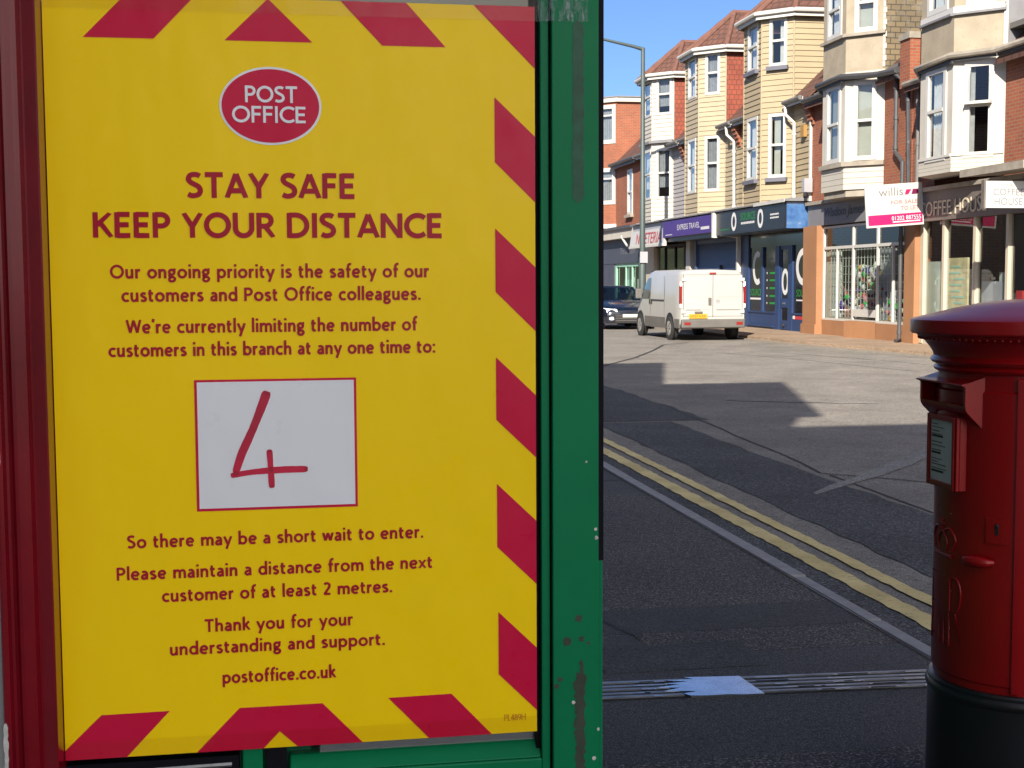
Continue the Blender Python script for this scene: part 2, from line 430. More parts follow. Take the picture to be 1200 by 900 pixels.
class MB:
    def __init__(s):
        s.v, s.f, s.m, s.mats = [], [], [], []

    def mi(s, m):
        if m not in s.mats:
            s.mats.append(m)
        return s.mats.index(m)

    def face(s, pts, m):
        n = len(s.v)
        s.v += [tuple(p) for p in pts]
        s.f.append(tuple(range(n, n + len(pts))))
        s.m.append(s.mi(m))

    def add(s, vs, fs, m):
        n = len(s.v)
        k = s.mi(m)
        s.v += [tuple(p) for p in vs]
        for f in fs:
            s.f.append(tuple(i + n for i in f))
            s.m.append(k)

    def hexa(s, b, t, m):
        """b, t: four points bottom and top, same order"""
        n = len(b)
        vs = list(b) + list(t)
        fs = [tuple(range(n - 1, -1, -1)), tuple(range(n, 2 * n))]
        for i in range(n):
            j = (i + 1) % n
            fs.append((i, j, n + j, n + i))
        s.add(vs, fs, m)

    def box(s, x0, x1, y0, y1, z0, z1, m):
        b = [(x0, y0, z0), (x1, y0, z0), (x1, y1, z0), (x0, y1, z0)]
        s.hexa(b, [(p[0], p[1], z1) for p in b], m)

    def prism(s, poly, z0, z1, m):
        s.hexa([(p[0], p[1], z0) for p in poly], [(p[0], p[1], z1) for p in poly], m)

    def ebox(s, p0, p1, u0, u1, n0, n1, z0, z1, m):
        """box along plan edge p0->p1, n outward"""
        d, nn = edge(p0, p1)
        P = lambda u, n: (p0[0] + d[0] * u + nn[0] * n, p0[1] + d[1] * u + nn[1] * n)
        s.prism([P(u0, n0), P(u0, n1), P(u1, n1), P(u1, n0)], z0, z1, m)

    def tube(s, pts, r, m, n=8, caps=True, closed=False):
        pts = [Vector(p) for p in pts]
        rs = r if isinstance(r, (list, tuple)) else [r] * len(pts)
        rings = []
        up = None
        N = len(pts)
        for i, p in enumerate(pts):
            a = pts[i - 1] if (i > 0 or closed) else p
            b = pts[(i + 1) % N] if (i < N - 1 or closed) else p
            t = (b - a).normalized()
            if up is None:
                up = Vector((0, 0, 1)) if abs(t.z) < 0.9 else Vector((1, 0, 0))
            sd = t.cross(up).normalized()
            up = sd.cross(t).normalized()
            rings.append([p + (sd * cos(2 * pi * k / n) + up * sin(2 * pi * k / n)) * rs[i] for k in range(n)])
        vs = [q for rr in rings for q in rr]
        fs = []
        for i in range(N if closed else N - 1):
            j = (i + 1) % N
            for k in range(n):
                l = (k + 1) % n
                fs.append((i * n + k, i * n + l, j * n + l, j * n + k))
        if caps and not closed:
            fs.append(tuple(range(n - 1, -1, -1)))
            fs.append(tuple((N - 1) * n + k for k in range(n)))
        s.add(vs, fs, m)

    def lathe(s, cx, cy, prof, m, n=64, a0=0.0, a1=2 * pi):
        full = abs(a1 - a0 - 2 * pi) < 1e-6
        cnt = n if full else n + 1
        vs = []
        for (r, z) in prof:
            for k in range(cnt):
                a = a0 + (a1 - a0) * k / n
                vs.append((cx + r * cos(a), cy + r * sin(a), z))
        fs = []
        for i in range(len(prof) - 1):
            for k in range(n):
                l = (k + 1) % cnt
                fs.append((i * cnt + k, i * cnt + l, (i + 1) * cnt + l, (i + 1) * cnt + k))
        s.add(vs, fs, m)

    def wheel(s, cx, cy, cz, r, w, m, n=28, prof=None):
        """lathe round the x axis, from cx to cx+w"""
        prof = prof or [(0, 0), (r * 0.9, 0), (r, 0.12), (r, 0.88), (r * 0.9, 1), (0, 1)]
        vs = []
        for (rr, t) in prof:
            for k in range(n):
                a = 2 * pi * k / n
                vs.append((cx + w * t, cy + rr * cos(a), cz + rr * sin(a)))
        fs = []
        for i in range(len(prof) - 1):
            for k in range(n):
                l = (k + 1) % n
                fs.append((i * n + k, i * n + l, (i + 1) * n + l, (i + 1) * n + k))
        s.add(vs, fs, m)

    def ball(s, c, r, m, n=10, h=6, sq=(1, 1, 1)):
        vs, fs = [], []
        for i in range(h + 1):
            t = pi * i / h
            for k in range(n):
                a = 2 * pi * k / n
                vs.append((c[0] + r * sq[0] * sin(t) * cos(a), c[1] + r * sq[1] * sin(t) * sin(a), c[2] + r * sq[2] * cos(t)))
        for i in range(h):
            for k in range(n):
                l = (k + 1) % n
                fs.append((i * n + k, (i + 1) * n + k, (i + 1) * n + l, i * n + l))
        s.add(vs, fs, m)

    def build(s, name, parent=None, smooth=None, bevel=None, label=None):
        me = bpy.data.meshes.new(name)
        o0 = WL.get(parent.name, (0, 0, 0)) if parent else (0, 0, 0)
        me.from_pydata([(p[0] - o0[0], p[1] - o0[1], p[2] - o0[2]) for p in s.v], [], s.f)
        for m in s.mats:
            me.materials.append(M[m])
        me.polygons.foreach_set('material_index', s.m)
        if smooth is not None:
            import bmesh
            bm = bmesh.new()
            bm.from_mesh(me)
            bmesh.ops.remove_doubles(bm, verts=bm.verts, dist=1e-5)
            bmesh.ops.recalc_face_normals(bm, faces=bm.faces)
            bm.to_mesh(me)
            bm.free()
            me.polygons.foreach_set('use_smooth', [True] * len(me.polygons))
            me.set_sharp_from_angle(angle=radians(smooth))
        me.update()
        o = bpy.data.objects.new(name, me)
        COL.objects.link(o)
        if parent:
            o.parent = parent
            WL[o.name] = o0
        else:
            WL[o.name] = (0, 0, 0)
        if bevel:
            b = o.modifiers.new('edge', 'BEVEL')
            b.width = bevel
            b.segments = 2
            b.limit_method = 'ANGLE'
        if label:
            o['label'] = label
        return o

def edge(p0, p1):
    dx, dy = p1[0] - p0[0], p1[1] - p0[1]
    L = hypot(dx, dy)
    return (dx / L, dy / L), (dy / L, -dx / L)

def thing(name, loc, label, cat, group=None):
    o = bpy.data.objects.new(name, None)
    o.empty_display_size = 0.2
    COL.objects.link(o)
    o.location = loc
    WL[o.name] = tuple(loc)
    o['label'] = label
    o['category'] = cat
    if group:
        o['group'] = group
    return o

def tag(o, label, cat, group=None, kind=None):
    o['label'] = label
    o['category'] = cat
    if group:
        o['group'] = group
    if kind:
        o['kind'] = kind
    return o

def structure(o, label=None):
    o['kind'] = 'structure'
    if label:
        o['label'] = label
        o['category'] = o.name.split('.')[0].replace('_', ' ')
    return o

def shift(o, d):
    """move a top-level thing after building it in place"""
    o.location = (o.location[0] + d[0], o.location[1] + d[1], o.location[2] + d[2])

# ------------------------------------------------------------------ lettering
def catmull(P, k=6, closed=False):
    out = []
    n = len(P)
    rng = range(n if closed else n - 1)
    for i in rng:
        g = lambda j: P[j % n] if closed else P[max(0, min(n - 1, j))]
        p0, p1, p2, p3 = g(i - 1), g(i), g(i + 1), g(i + 2)
        for s in range(k):
            t = s / k
            out.append(tuple(0.5 * ((2 * p1[a]) + (-p0[a] + p2[a]) * t + (2 * p0[a] - 5 * p1[a] + 4 * p2[a] - p3[a]) * t * t
                                    + (-p0[a] + 3 * p1[a] - 3 * p2[a] + p3[a]) * t ** 3) for a in (0, 1)))
    if not closed:
        out.append(P[-1])
    return out

def arc(cx, cy, rx, ry, a0, a1, n=18):
    return [(cx + rx * cos(radians(a0 + (a1 - a0) * i / n)), cy + ry * sin(radians(a0 + (a1 - a0) * i / n))) for i in range(n + 1)]

def el(cx, cy, rx, ry):
    return ('c', arc(cx, cy, rx, ry, 0, 360, 32)[:-1])

def pl(*p):
    return ('o', list(p))

def sp(*p):
    return ('o', catmull(list(p)))

_arch = lambda x: sp((x, 4.0), (x + .7, 5.4), (x + 2.1, 6.1), (x + 3.5, 5.6), (x + 3.95, 4.2), (x + 3.95, 2.0), (x + 3.95, 0))
_P = pl(*([(1, 9.15), (3.3, 9.15)] + arc(3.3, 6.9, 2.35, 2.25, 90, -90, 12) + [(1, 4.65)]))
G = {
 'S': (6.3, [sp((5.3, 8.5), (4.4, 9.0), (3.0, 9.15), (1.6, 8.7), (1.0, 7.4), (1.7, 6.2), (3.2, 5.3), (4.8, 4.3), (5.4, 2.8), (4.7, 1.4), (3.1, .85), (1.9, .95), (.8, 1.5))]),
 'T': (7.0, [pl((.1, 9.15), (6.9, 9.15)), pl((3.5, 0), (3.5, 9.1))]),
 'A': (8.2, [pl((.6, 0), (4.1, 9.5)), pl((7.7, 0), (4.1, 9.5)), pl((1.9, 2.9), (6.3, 2.9))]),
 'Y': (7.4, [pl((.6, 10), (3.7, 4.4)), pl((6.9, 10), (3.7, 4.4)), pl((3.7, 0), (3.7, 4.7))]),
 'F': (5.9, [pl((1, 0), (1, 10)), pl((1, 9.15), (5.5, 9.15)), pl((1, 5.1), (5.1, 5.1))]),
 'E': (6.3, [pl((1, 0), (1, 10)), pl((1, 9.15), (5.7, 9.15)), pl((1, 5.1), (5.3, 5.1)), pl((1, .85), (5.8, .85))]),
 'K': (7.2, [pl((1, 0), (1, 10)), pl((6.4, 10), (1.5, 4.9)), pl((2.6, 6.1), (6.8, 0))]),
 'P': (6.5, [pl((1, 0), (1, 10)), _P]),
 'R': (7.0, [pl((1, 0), (1, 10)), _P, pl((3.2, 4.8), (6.4, 0))]),
 'O': (10.0, [el(5, 5, 4.15, 4.2)]),
 'C': (8.2, [('o', arc(5.2, 5, 4.3, 4.2, 48, 312, 26))]),
 'U': (8.2, [pl(*([(1, 10), (1, 3.9)] + arc(4.1, 3.9, 3.1, 3.05, 180, 360, 16) + [(7.2, 3.9), (7.2, 10)]))]),
 'D': (8.7, [pl((1, 0), (1, 10)), pl(*([(1, 9.15), (3.4, 9.15)] + arc(3.4, 5, 4.3, 4.15, 90, -90, 20) + [(1, .85)]))]),
 'I': (2.4, [pl((1.2, 0), (1.2, 10))]),
 'N': (8.6, [pl((1, 0), (1, 10)), pl((1.2, 9.6), (7.4, .4)), pl((7.6, 0), (7.6, 10))]),
 'W': (11.0, [pl((.5, 10), (2.9, .5)), pl((2.9, .5), (5.5, 9.5)), pl((5.5, 9.5), (8.1, .5)), pl((8.1, .5), (10.5, 10))]),
 'L': (5.6, [pl((1, 0), (1, 10)), pl((1, .85), (5.3, .85))]),
 'H': (8.2, [pl((1, 0), (1, 10)), pl((7.2, 0), (7.2, 10)), pl((1, 5.1), (7.2, 5.1))]),
 'o': (7.0, [el(3.5, 3.45, 2.65, 2.7)]),
 'n': (6.1, [pl((1, 0), (1, 6.9)), _arch(1)]),
 'm': (9.7, [pl((1, 0), (1, 6.9)), _arch(1), _arch(4.7)]),
 'h': (6.1, [pl((1, 0), (1, 10.8)), _arch(1)]),
 'u': (6.1, [sp((1, 6.9), (1, 4.5), (1.05, 2.4), (1.6, 1.1), (2.8, .75), (4.1, 1.4), (4.95, 2.8)), pl((4.95, 6.9), (4.95, 0))]),
 'r': (3.9, [pl((1, 0), (1, 6.9)), sp((1, 4.0), (1.6, 5.3), (2.5, 6.0), (3.8, 6.05))]),
 'a': (5.5, [sp((1.0, 5.7), (2.4, 6.1), (3.9, 5.6), (4.4, 4.2), (4.4, 2.4), (4.4, 0)), sp((4.4, 3.8), (2.7, 3.6), (1.2, 2.9), (.95, 1.7), (1.8, .8), (3.2, 1.0), (4.4, 2.2))]),
 'e': (6.3, [sp((.9, 3.55), (2.5, 3.5), (4.0, 3.5), (5.35, 3.5)), sp((5.35, 3.5), (5.2, 4.9), (4.3, 5.95), (3.0, 6.15), (1.6, 5.5), (.9, 3.9), (1.2, 2.0), (2.4, .9), (3.9, .75), (5.2, 1.35))]),
 's': (4.9, [sp((4.2, 5.8), (2.7, 6.15), (1.4, 5.8), (1.05, 4.8), (1.9, 3.9), (3.4, 3.1), (4.1, 2.1), (3.5, 1.0), (2.2, .75), (.7, 1.2))]),
 't': (4.2, [sp((1.5, 8.8), (1.5, 6), (1.5, 3.2), (1.6, 1.7), (2.3, .85), (3.7, 1.0)), pl((.1, 6.1), (3.7, 6.1))]),
 'i': (2.1, [pl((1.05, 0), (1.05, 6.9)), pl((1.05, 8.5), (1.05, 10.2))]),
 'l': (2.1, [pl((1.05, 0), (1.05, 10.8))]),
 'c': (5.5, [('o', arc(3.45, 3.45, 2.65, 2.7, 50, 310, 22))]),
 'd': (6.7, [el(3.35, 3.45, 2.45, 2.7), pl((5.75, 0), (5.75, 10.8))]),
 'b': (6.7, [el(3.4, 3.45, 2.45, 2.7), pl((1, 0), (1, 10.8))]),
 'p': (6.7, [el(3.4, 3.45, 2.45, 2.7), pl((1, -2.9), (1, 6.9))]),
 'g': (5.9, [el(2.75, 4.5, 1.85, 1.75), sp((3.9, 5.9), (4.6, 6.3), (5.6, 6.3)), sp((1.7, 2.9), (1.0, 1.9), (2.0, 1.1), (3.9, .8), (5.0, -.4), (4.2, -1.8), (2.7, -2.2), (1.2, -1.7), (.9, -.4), (1.8, .8))]),
 'f': (3.8, [sp((4.2, 10.0), (3.0, 10.1), (2.0, 9.2), (1.75, 7.4), (1.75, 4), (1.75, 0)), pl((.2, 6.1), (3.7, 6.1))]),
 'y': (6.1, [pl((.5, 6.9), (3.1, .9)), pl((5.7, 6.9), (2.0, -2.9))]),
 'k': (5.6, [pl((1, 0), (1, 10.8)), pl((4.9, 6.9), (1.4, 3.3)), pl((2.2, 4.2), (5.3, 0))]),
 'w': (8.3, [pl((.5, 6.9), (2.2, .6)), pl((2.2, .6), (4.15, 6.5)), pl((4.15, 6.5), (6.1, .6)), pl((6.1, .6), (7.8, 6.9))]),
 'x': (5.7, [pl((.5, 6.9), (5.2, 0)), pl((5.2, 6.9), (.5, 0))]),
 '2': (6.2, [sp((.9, 8.5), (2.1, 9.15), (3.6, 9.1), (4.8, 8.0), (4.7, 6.3), (3.2, 4.0), (1.3, 1.3), (.9, .7)), pl((.6, .85), (5.6, .85))]),
 '4': (6.2, [pl((4.3, 0), (4.3, 10)), pl((4.3, 9.6), (.7, 2.8)), pl((.6, 2.8), (5.9, 2.8))]),
 '8': (6.2, [el(3.1, 7.2, 1.9, 1.95), el(3.1, 2.95, 2.3, 2.15)]),
 '9': (6.2, [el(3.0, 6.7, 2.25, 2.45), sp((5.2, 6.4), (4.6, 3.2), (2.4, .4))]),
 '.': (2.2, [pl((1.1, 0), (1.1, 1.75))]),
 ',': (2.2, [pl((1.3, 1.7), (.8, -1.2))]),
 "'": (2.0, [pl((1.3, 10.6), (.8, 8.0))]),
 ':': (2.2, [pl((1.1, 0), (1.1, 1.75)), pl((1.1, 5.1), (1.1, 6.85))]),
 ' ': (3.1, []),
}

def ribbon(pts, w, closed):
    """2-D stroke outline as quads"""
    q = [pts[0]]
    for p in pts[1:]:
        if hypot(p[0] - q[-1][0], p[1] - q[-1][1]) > 1e-7:
            q.append(p)
    pts = q
    n = len(pts)
    L, R = [], []
    for i, p in enumerate(pts):
        a = pts[i - 1] if (i > 0 or closed) else None
        b = pts[(i + 1) % n] if (i < n - 1 or closed) else None
        d1 = None
        if a:
            d1 = Vector((p[0] - a[0], p[1] - a[1])).normalized()
        d2 = None
        if b:
            d2 = Vector((b[0] - p[0], b[1] - p[1])).normalized()
        if d1 is None:
            d1 = d2
        if d2 is None:
            d2 = d1
        n1 = Vector((-d1.y, d1.x))
        n2 = Vector((-d2.y, d2.x))
        mm = (n1 + n2)
        mm = mm.normalized() if mm.length > 1e-6 else n1
        k = min(2.0, 1.0 / max(0.35, mm.dot(n1)))
        L.append((p[0] + mm.x * w * k, p[1] + mm.y * w * k))
        R.append((p[0] - mm.x * w * k, p[1] - mm.y * w * k))
    vs = L + R
    fs = []
    for i in range(n if closed else n - 1):
        j = (i + 1) % n
        fs.append((i, j, n + j, n + i))
    return vs, fs

def strokes(text, track=0.0):
    x = 0.0
    out = []
    for ch in text:
        adv, st = G[ch]
        for kind, pts in st:
            out.append((kind == 'c', [(px + x, py) for px, py in pts], ch))
        x += adv + track
    return x, out

def draw_line(mb, text, x0, x1, z, cap, w, m, Y, track=0.0):
    """stroke lettering on the poster plane, facing -y"""
    adv, st = strokes(text, track)
    first = min(p[0] for c, ps, ch in st for p in ps) - w
    last = max(p[0] for c, ps, ch in st for p in ps) + w
    sx = (x1 - x0) / (last - first)
    sz = cap / 10.0
    k = 0
    for closed, pts, ch in st:
        q = [((px - first) * sx, pz * sz) for px, pz in pts]
        vs, fs = ribbon(q, w * sz, closed)
        lo, hi = (0, 10) if ch in 'AKYNRW' else (-99, 6.9) if ch == 'y' else (0, 6.9) if ch in 'wx' else (0, 10.8) if ch == 'k' else (-99, 99)
        vs = [(a, min(hi * sz, max(lo * sz, b))) for a, b in vs]
        yy = Y - 0.00004 * (k % 9)
        k += 1
        mb.add([(x0 + a, yy, z + b) for a, b in vs], [f for f in fs], m)

def font_mesh(text, shear=0.0, bold=0.0, space=1.0):
    c = bpy.data.curves.new('txt', 'FONT')
    c.body = text
    c.size = 1.0
    c.shear = shear
    c.offset = bold
    c.space_character = space
    c.resolution_u = 3
    o = bpy.data.objects.new('txt', c)
    COL.objects.link(o)
    dg = bpy.context.evaluated_depsgraph_get()
    me = bpy.data.meshes.new_from_object(o.evaluated_get(dg))
    vs = [tuple(v.co[:2]) for v in me.vertices]
    fs = [tuple(p.vertices) for p in me.polygons]
    bpy.data.objects.remove(o)
    bpy.data.curves.remove(c)
    bpy.data.meshes.remove(me)
    x0 = min(v[0] for v in vs)
    x1 = max(v[0] for v in vs)
    y0 = min(v[1] for v in vs)
    y1 = max(v[1] for v in vs)
    return [((v[0] - x0) / (x1 - x0), (v[1] - y0) / (y1 - y0)) for v in vs], fs

def put_text(mb, text, o, u, v, w, h, m, depth=0.0, **kw):
    """text box with lower left corner o, along u, up v"""
    vs, fs = font_mesh(text, **kw)
    o, u, v = Vector(o), Vector(u).normalized(), Vector(v).normalized()
    n = u.cross(v)
    P = [o + u * (a * w) + v * (b * h) for a, b in vs]
    mb.add([tuple(p + n * depth) for p in P], fs, m)
    if depth:
        cnt = {}
        for f in fs:
            for i in range(len(f)):
                e = (f[i], f[(i + 1) % len(f)])
                if (e[1], e[0]) in cnt:
                    del cnt[(e[1], e[0])]
                else:
                    cnt[e] = 1
        for a, b in cnt:
            mb.face([P[a], P[b], P[b] + n * depth, P[a] + n * depth], m)

def ring(mb, o, u, v, cx, cz, rx, rz, w, m, a0=0, a1=360):
    """flat elliptical stroke on a plane"""
    o, u, v = Vector(o), Vector(u).normalized(), Vector(v).normalized()
    closed = (a1 - a0) >= 360
    pts = arc(cx, cz, rx, rz, a0, a1, 36)
    if closed:
        pts = pts[:-1]
    vs, fs = ribbon(pts, w, closed)
    mb.add([tuple(o + u * a + v * b) for a, b in vs], fs, m)

# ------------------------------------------------------------------ setting: ground, road, pavements, kerbs
def sheet(name, poly, z, m, thick=None):
    mb = MB()
    if thick:
        mb.prism(poly, z - thick, z, m)
    else:
        mb.face([(x, y, z) for x, y in poly], m)
    return structure(mb.build(name))

def ccw(poly):
    a = sum(poly[i][0] * poly[(i + 1) % len(poly)][1] - poly[(i + 1) % len(poly)][0] * poly[i][1] for i in range(len(poly)))
    return poly if a > 0 else poly[::-1]

sheet('ground', [(-900, -900), (900, -900), (900, 900), (-900, 900)], -0.3, 'ground')
FK = [(13.75, -60), (13.75, 20), (13.55, 25), (13.3, 27), (12.9, 30), (12.65, 32.5), (12.55, 36), (12.5, 42), (12.5, 140)]
sheet('road', [(2.66, -60)] + FK + [(2.66, 140)], -0.1, 'road')
sheet('near_pavement', [(-1.2, -60), (2.583, -60), (2.583, 140), (-1.2, 140)], 0.0, 'pave', 0.14)
# kerb stones, dropped a little towards the camera
mb = MB()
yy = -20.0
while yy < 120:
    L = 0.915
    j = random.uniform(-.003, .003)
    zz = -0.004 + random.uniform(-.003, .003) - (0.006 if yy < 6.0 else 0)
    mb.box(2.585, 2.69 + j, yy + .006, yy + L - .006, -0.2, zz, 'kerb')
    yy += L
structure(mb.build('near_kerb', bevel=.012))
mb = MB()
mb.box(2.69, 3.0, -60, 140, -.2, -.096, 'roaddark')
structure(mb.build('road_gutter'))
# far pavement and its kerb, following the bend
fp = [(x + .14, y) for x, y in FK]
sheet('far_pavement', fp + [(15.3, 140), (15.3, -60)][0:1] + [(15.3, -60)], 0.0, 'farpave', 0.14)
mb = MB()
for (a, b) in zip(FK[:-1], FK[1:]):
    drop = -0.06 if 24 < a[1] < 33 else -0.004
    mb.hexa([(a[0], a[1], -.2), (a[0] + .138, a[1], -.2), (b[0] + .138, b[1], -.2), (b[0], b[1], -.2)],
            [(a[0], a[1], drop), (a[0] + .138, a[1], drop), (b[0] + .138, b[1], drop), (b[0], b[1], drop)], 'kerbfar')
structure(mb.build('far_kerb'))

def ragged(x0, x1, y0, y1, step, amp):
    """strip outline along the street with uneven long edges"""
    L, R = [], []
    y = y0
    while y <= y1 + 1e-6:
        L.append((x0 + random.uniform(-amp, amp), y))
        R.append((x1 + random.uniform(-amp, amp), y))
        y += step
    return L, R

def strip(name, x0, x1, y0, y1, z, m, step=.25, amp=.01, slope=0.0):
    L, R = ragged(x0, x1, y0, y1, step, amp)
    mb = MB()
    for i in range(len(L) - 1):
        k = slope * (L[i][1] - y0)
        k2 = slope * (L[i + 1][1] - y0)
        mb.face([(L[i][0] + k, L[i][1], z), (R[i][0] + k, R[i][1], z), (R[i + 1][0] + k2, R[i + 1][1], z), (L[i + 1][0] + k2, L[i + 1][1], z)], m)
    return structure(mb.build(name))

strip('trench_patch', 3.52, 4.42, 2.0, 15.0, -0.096, 'roaddark', .3, .03)
strip('trench_patch', 3.45, 4.95, 15.0, 60.0, -0.096, 'roaddark', .4, .05)
yl = strip('yellow_line', 2.962, 3.085, 1.0, 60.0, -0.0915, 'yline', .09, .009)
yl2 = strip('yellow_line', 3.182, 3.276, 1.0, 60.0, -0.0915, 'yline', .09, .009)
# cracks, tar seams, a painted pole shadow and dusty tyre marks
def seam(name, pts, w, z, m):
    mb = MB()
    for a, b in zip(pts[:-1], pts[1:]):
        d = Vector((b[0] - a[0], b[1] - a[1])).normalized()
        n = Vector((-d.y, d.x)) * w / 2
        mb.face([(a[0] + n.x, a[1] + n.y, z), (a[0] - n.x, a[1] - n.y, z), (b[0] - n.x, b[1] - n.y, z), (b[0] + n.x, b[1] + n.y, z)], m)
    return structure(mb.build(name))

def jag(a, b, n, amp):
    return [(a[0] + (b[0] - a[0]) * i / n + random.uniform(-amp, amp), a[1] + (b[1] - a[1]) * i / n + random.uniform(-amp, amp)) for i in range(n + 1)]
seam('tar_and_shadow_line', jag((4.44, 3.5), (4.5, 10.5), 14, .02), .02, -0.094, 'crack_and_shadow')
seam('tar_and_shadow_line', jag((4.5, 10.6), (5.2, 9.9), 5, .02), .025, -0.094, 'crack_and_shadow')
seam('tar_and_shadow_line', jag((4.5, 10.6), (4.97, 17.0), 9, .03), .02, -0.094, 'crack_and_shadow')
seam('tar_and_shadow_line', [(6.05, 25.0), (7.4, 27.6), (8.6, 30.4), (9.6, 33.0), (10.6, 34.0)], .07, -0.095, 'crack_and_shadow')  # lamp pole's shadow laid on the road as a dark strip
mb = MB()
def blot(pts, z, m):
    L = [(x + random.uniform(-.03, .03), y + w / 2 + random.uniform(-.05, .05)) for x, y, w in pts]
    R = [(x + random.uniform(-.03, .03), y - w / 2 + random.uniform(-.05, .05)) for x, y, w in pts]
    for i in range(len(L) - 1):
        mb.face([(L[i][0], L[i][1], z), (R[i][0], R[i][1], z), (R[i + 1][0], R[i + 1][1], z), (L[i + 1][0], L[i + 1][1], z)], m)
blot([(4.0 + .3 * i, 9.6 + .27 * i + .02 * i * i * .3, .12 + .03 * min(i, 6)) for i in range(13)], -0.0925, 'stain')
structure(mb.build('dusty_mark'))
mb = MB()
blot([(6.0 + .25 * i, 17.4 - .12 * i, .18) for i in range(8)], -0.0935, 'stain')
structure(mb.build('dusty_mark'))
seam('faded_white_line', [(11.0, 29.2), (12.0, 25.6), (12.6, 22.0)], .07, -0.095, 'stain')
seam('faded_white_line', [(9.7, 29.5), (10.6, 26.0), (11.2, 22.0)], .06, -0.095, 'stain')
# pavement repairs between the shop and the pillar box
def patch(name, x0, x1, y0, y1, z, m, amp=.004):
    pts = []
    n = 8
    for i in range(n): pts.append((x0 + (x1 - x0) * i / n, y0 + random.uniform(-amp, amp)))
    for i in range(n): pts.append((x1 + random.uniform(-amp, amp), y0 + (y1 - y0) * i / n))
    for i in range(n): pts.append((x1 - (x1 - x0) * i / n, y1 + random.uniform(-amp, amp)))
    for i in range(n): pts.append((x0 + random.uniform(-amp, amp), y1 - (y1 - y0) * i / n))
    return sheet(name, pts, z, m, z + .01)
patch('pavement_patch', 1.0, 2.575, 5.97, 9.3, 0.0010, 'pave2')
patch('pavement_patch', 1.0, 2.57, 5.55, 5.969, 0.0014, 'pave3')
patch('pavement_patch', 1.48, 2.572, 5.2, 5.548, 0.0010, 'pave2')
patch('pavement_patch', 1.22, 1.9, 4.99, 5.36, 0.0022, 'pave3')
patch('pavement_patch', 1.0, 2.3, 2.2, 4.02, 0.0010, 'pave2')
seam('pavement_joint', jag((1.33, 6.0), (1.5, 5.45), 4, .004), .01, 0.0095, 'crack_and_shadow')
seam('pavement_joint', jag((2.575, 3.0), (2.575, 14.0), 20, .004), .012, 0.0095, 'crack_and_shadow')
seam('pavement_joint', jag((1.5, 9.9), (2.57, 9.95), 5, .008), .02, 0.004, 'crack_and_shadow')

# ------------------------------------------------------------------ building kit
XW = 15.2

def wall(mb, p0, p1, z0, z1, ops, m, style='plain', board=0.165, reveal=0.09):
    """upright wall with openings (u0,u1,v0,v1); boards lapped when clad"""
    d, n = edge(p0, p1)
    L = hypot(p1[0] - p0[0], p1[1] - p0[1])
    P = lambda u, o, z: (p0[0] + d[0] * u + n[0] * o, p0[1] + d[1] * u + n[1] * o, z)
    us = sorted(set([0, L] + [q for op in ops for q in op[:2]]))
    for ua, ub in zip(us[:-1], us[1:]):
        mid = (ua + ub) / 2
        holes = sorted([(op[2], op[3]) for op in ops if op[0] < mid < op[1]])
        z = z0
        spans = []
        for h0, h1 in holes:
            spans.append((z, h0))
            z = h1
        spans.append((z, z1))
        for za, zb in spans:
            if zb - za < 1e-4:
                continue
            if style == 'plain':
                mb.face([P(ua, 0, za), P(ub, 0, za), P(ub, 0, zb), P(ua, 0, zb)], m)
            else:
                k = math.floor((za - 3.0) / board)
                while 3.0 + k * board < zb - 1e-4:
                    b0 = 3.0 + k * board
                    a0, a1 = max(za, b0), min(zb, b0 + board)
                    o0 = 0.028 - 0.024 * (a0 - b0) / board
                    o1 = 0.028 - 0.024 * (a1 - b0) / board
                    mb.face([P(ua, o0, a0), P(ub, o0, a0), P(ub, o1, a1), P(ua, o1, a1)], m)
                    mb.face([P(ua, 0.003, a0), P(ub, 0.003, a0), P(ub, o0, a0), P(ua, o0, a0)], m)
                    k += 1
    for (u0, u1, v0, v1) in ops:
        r = -reveal
        f = 0.004 if style == 'plain' else 0.028
        f = 0.0 if style == 'plain' else f
        mb.face([P(u0, f, v0), P(u0, r, v0), P(u0, r, v1), P(u0, f, v1)], m)
        mb.face([P(u1, r, v0), P(u1, f, v0), P(u1, f, v1), P(u1, r, v1)], m)
        mb.face([P(u0, f, v1), P(u0, r, v1), P(u1, r, v1), P(u1, f, v1)], m)
        mb.face([P(u0, r, v0), P(u0, f, v0), P(u1, f, v0), P(u1, r, v0)], m)

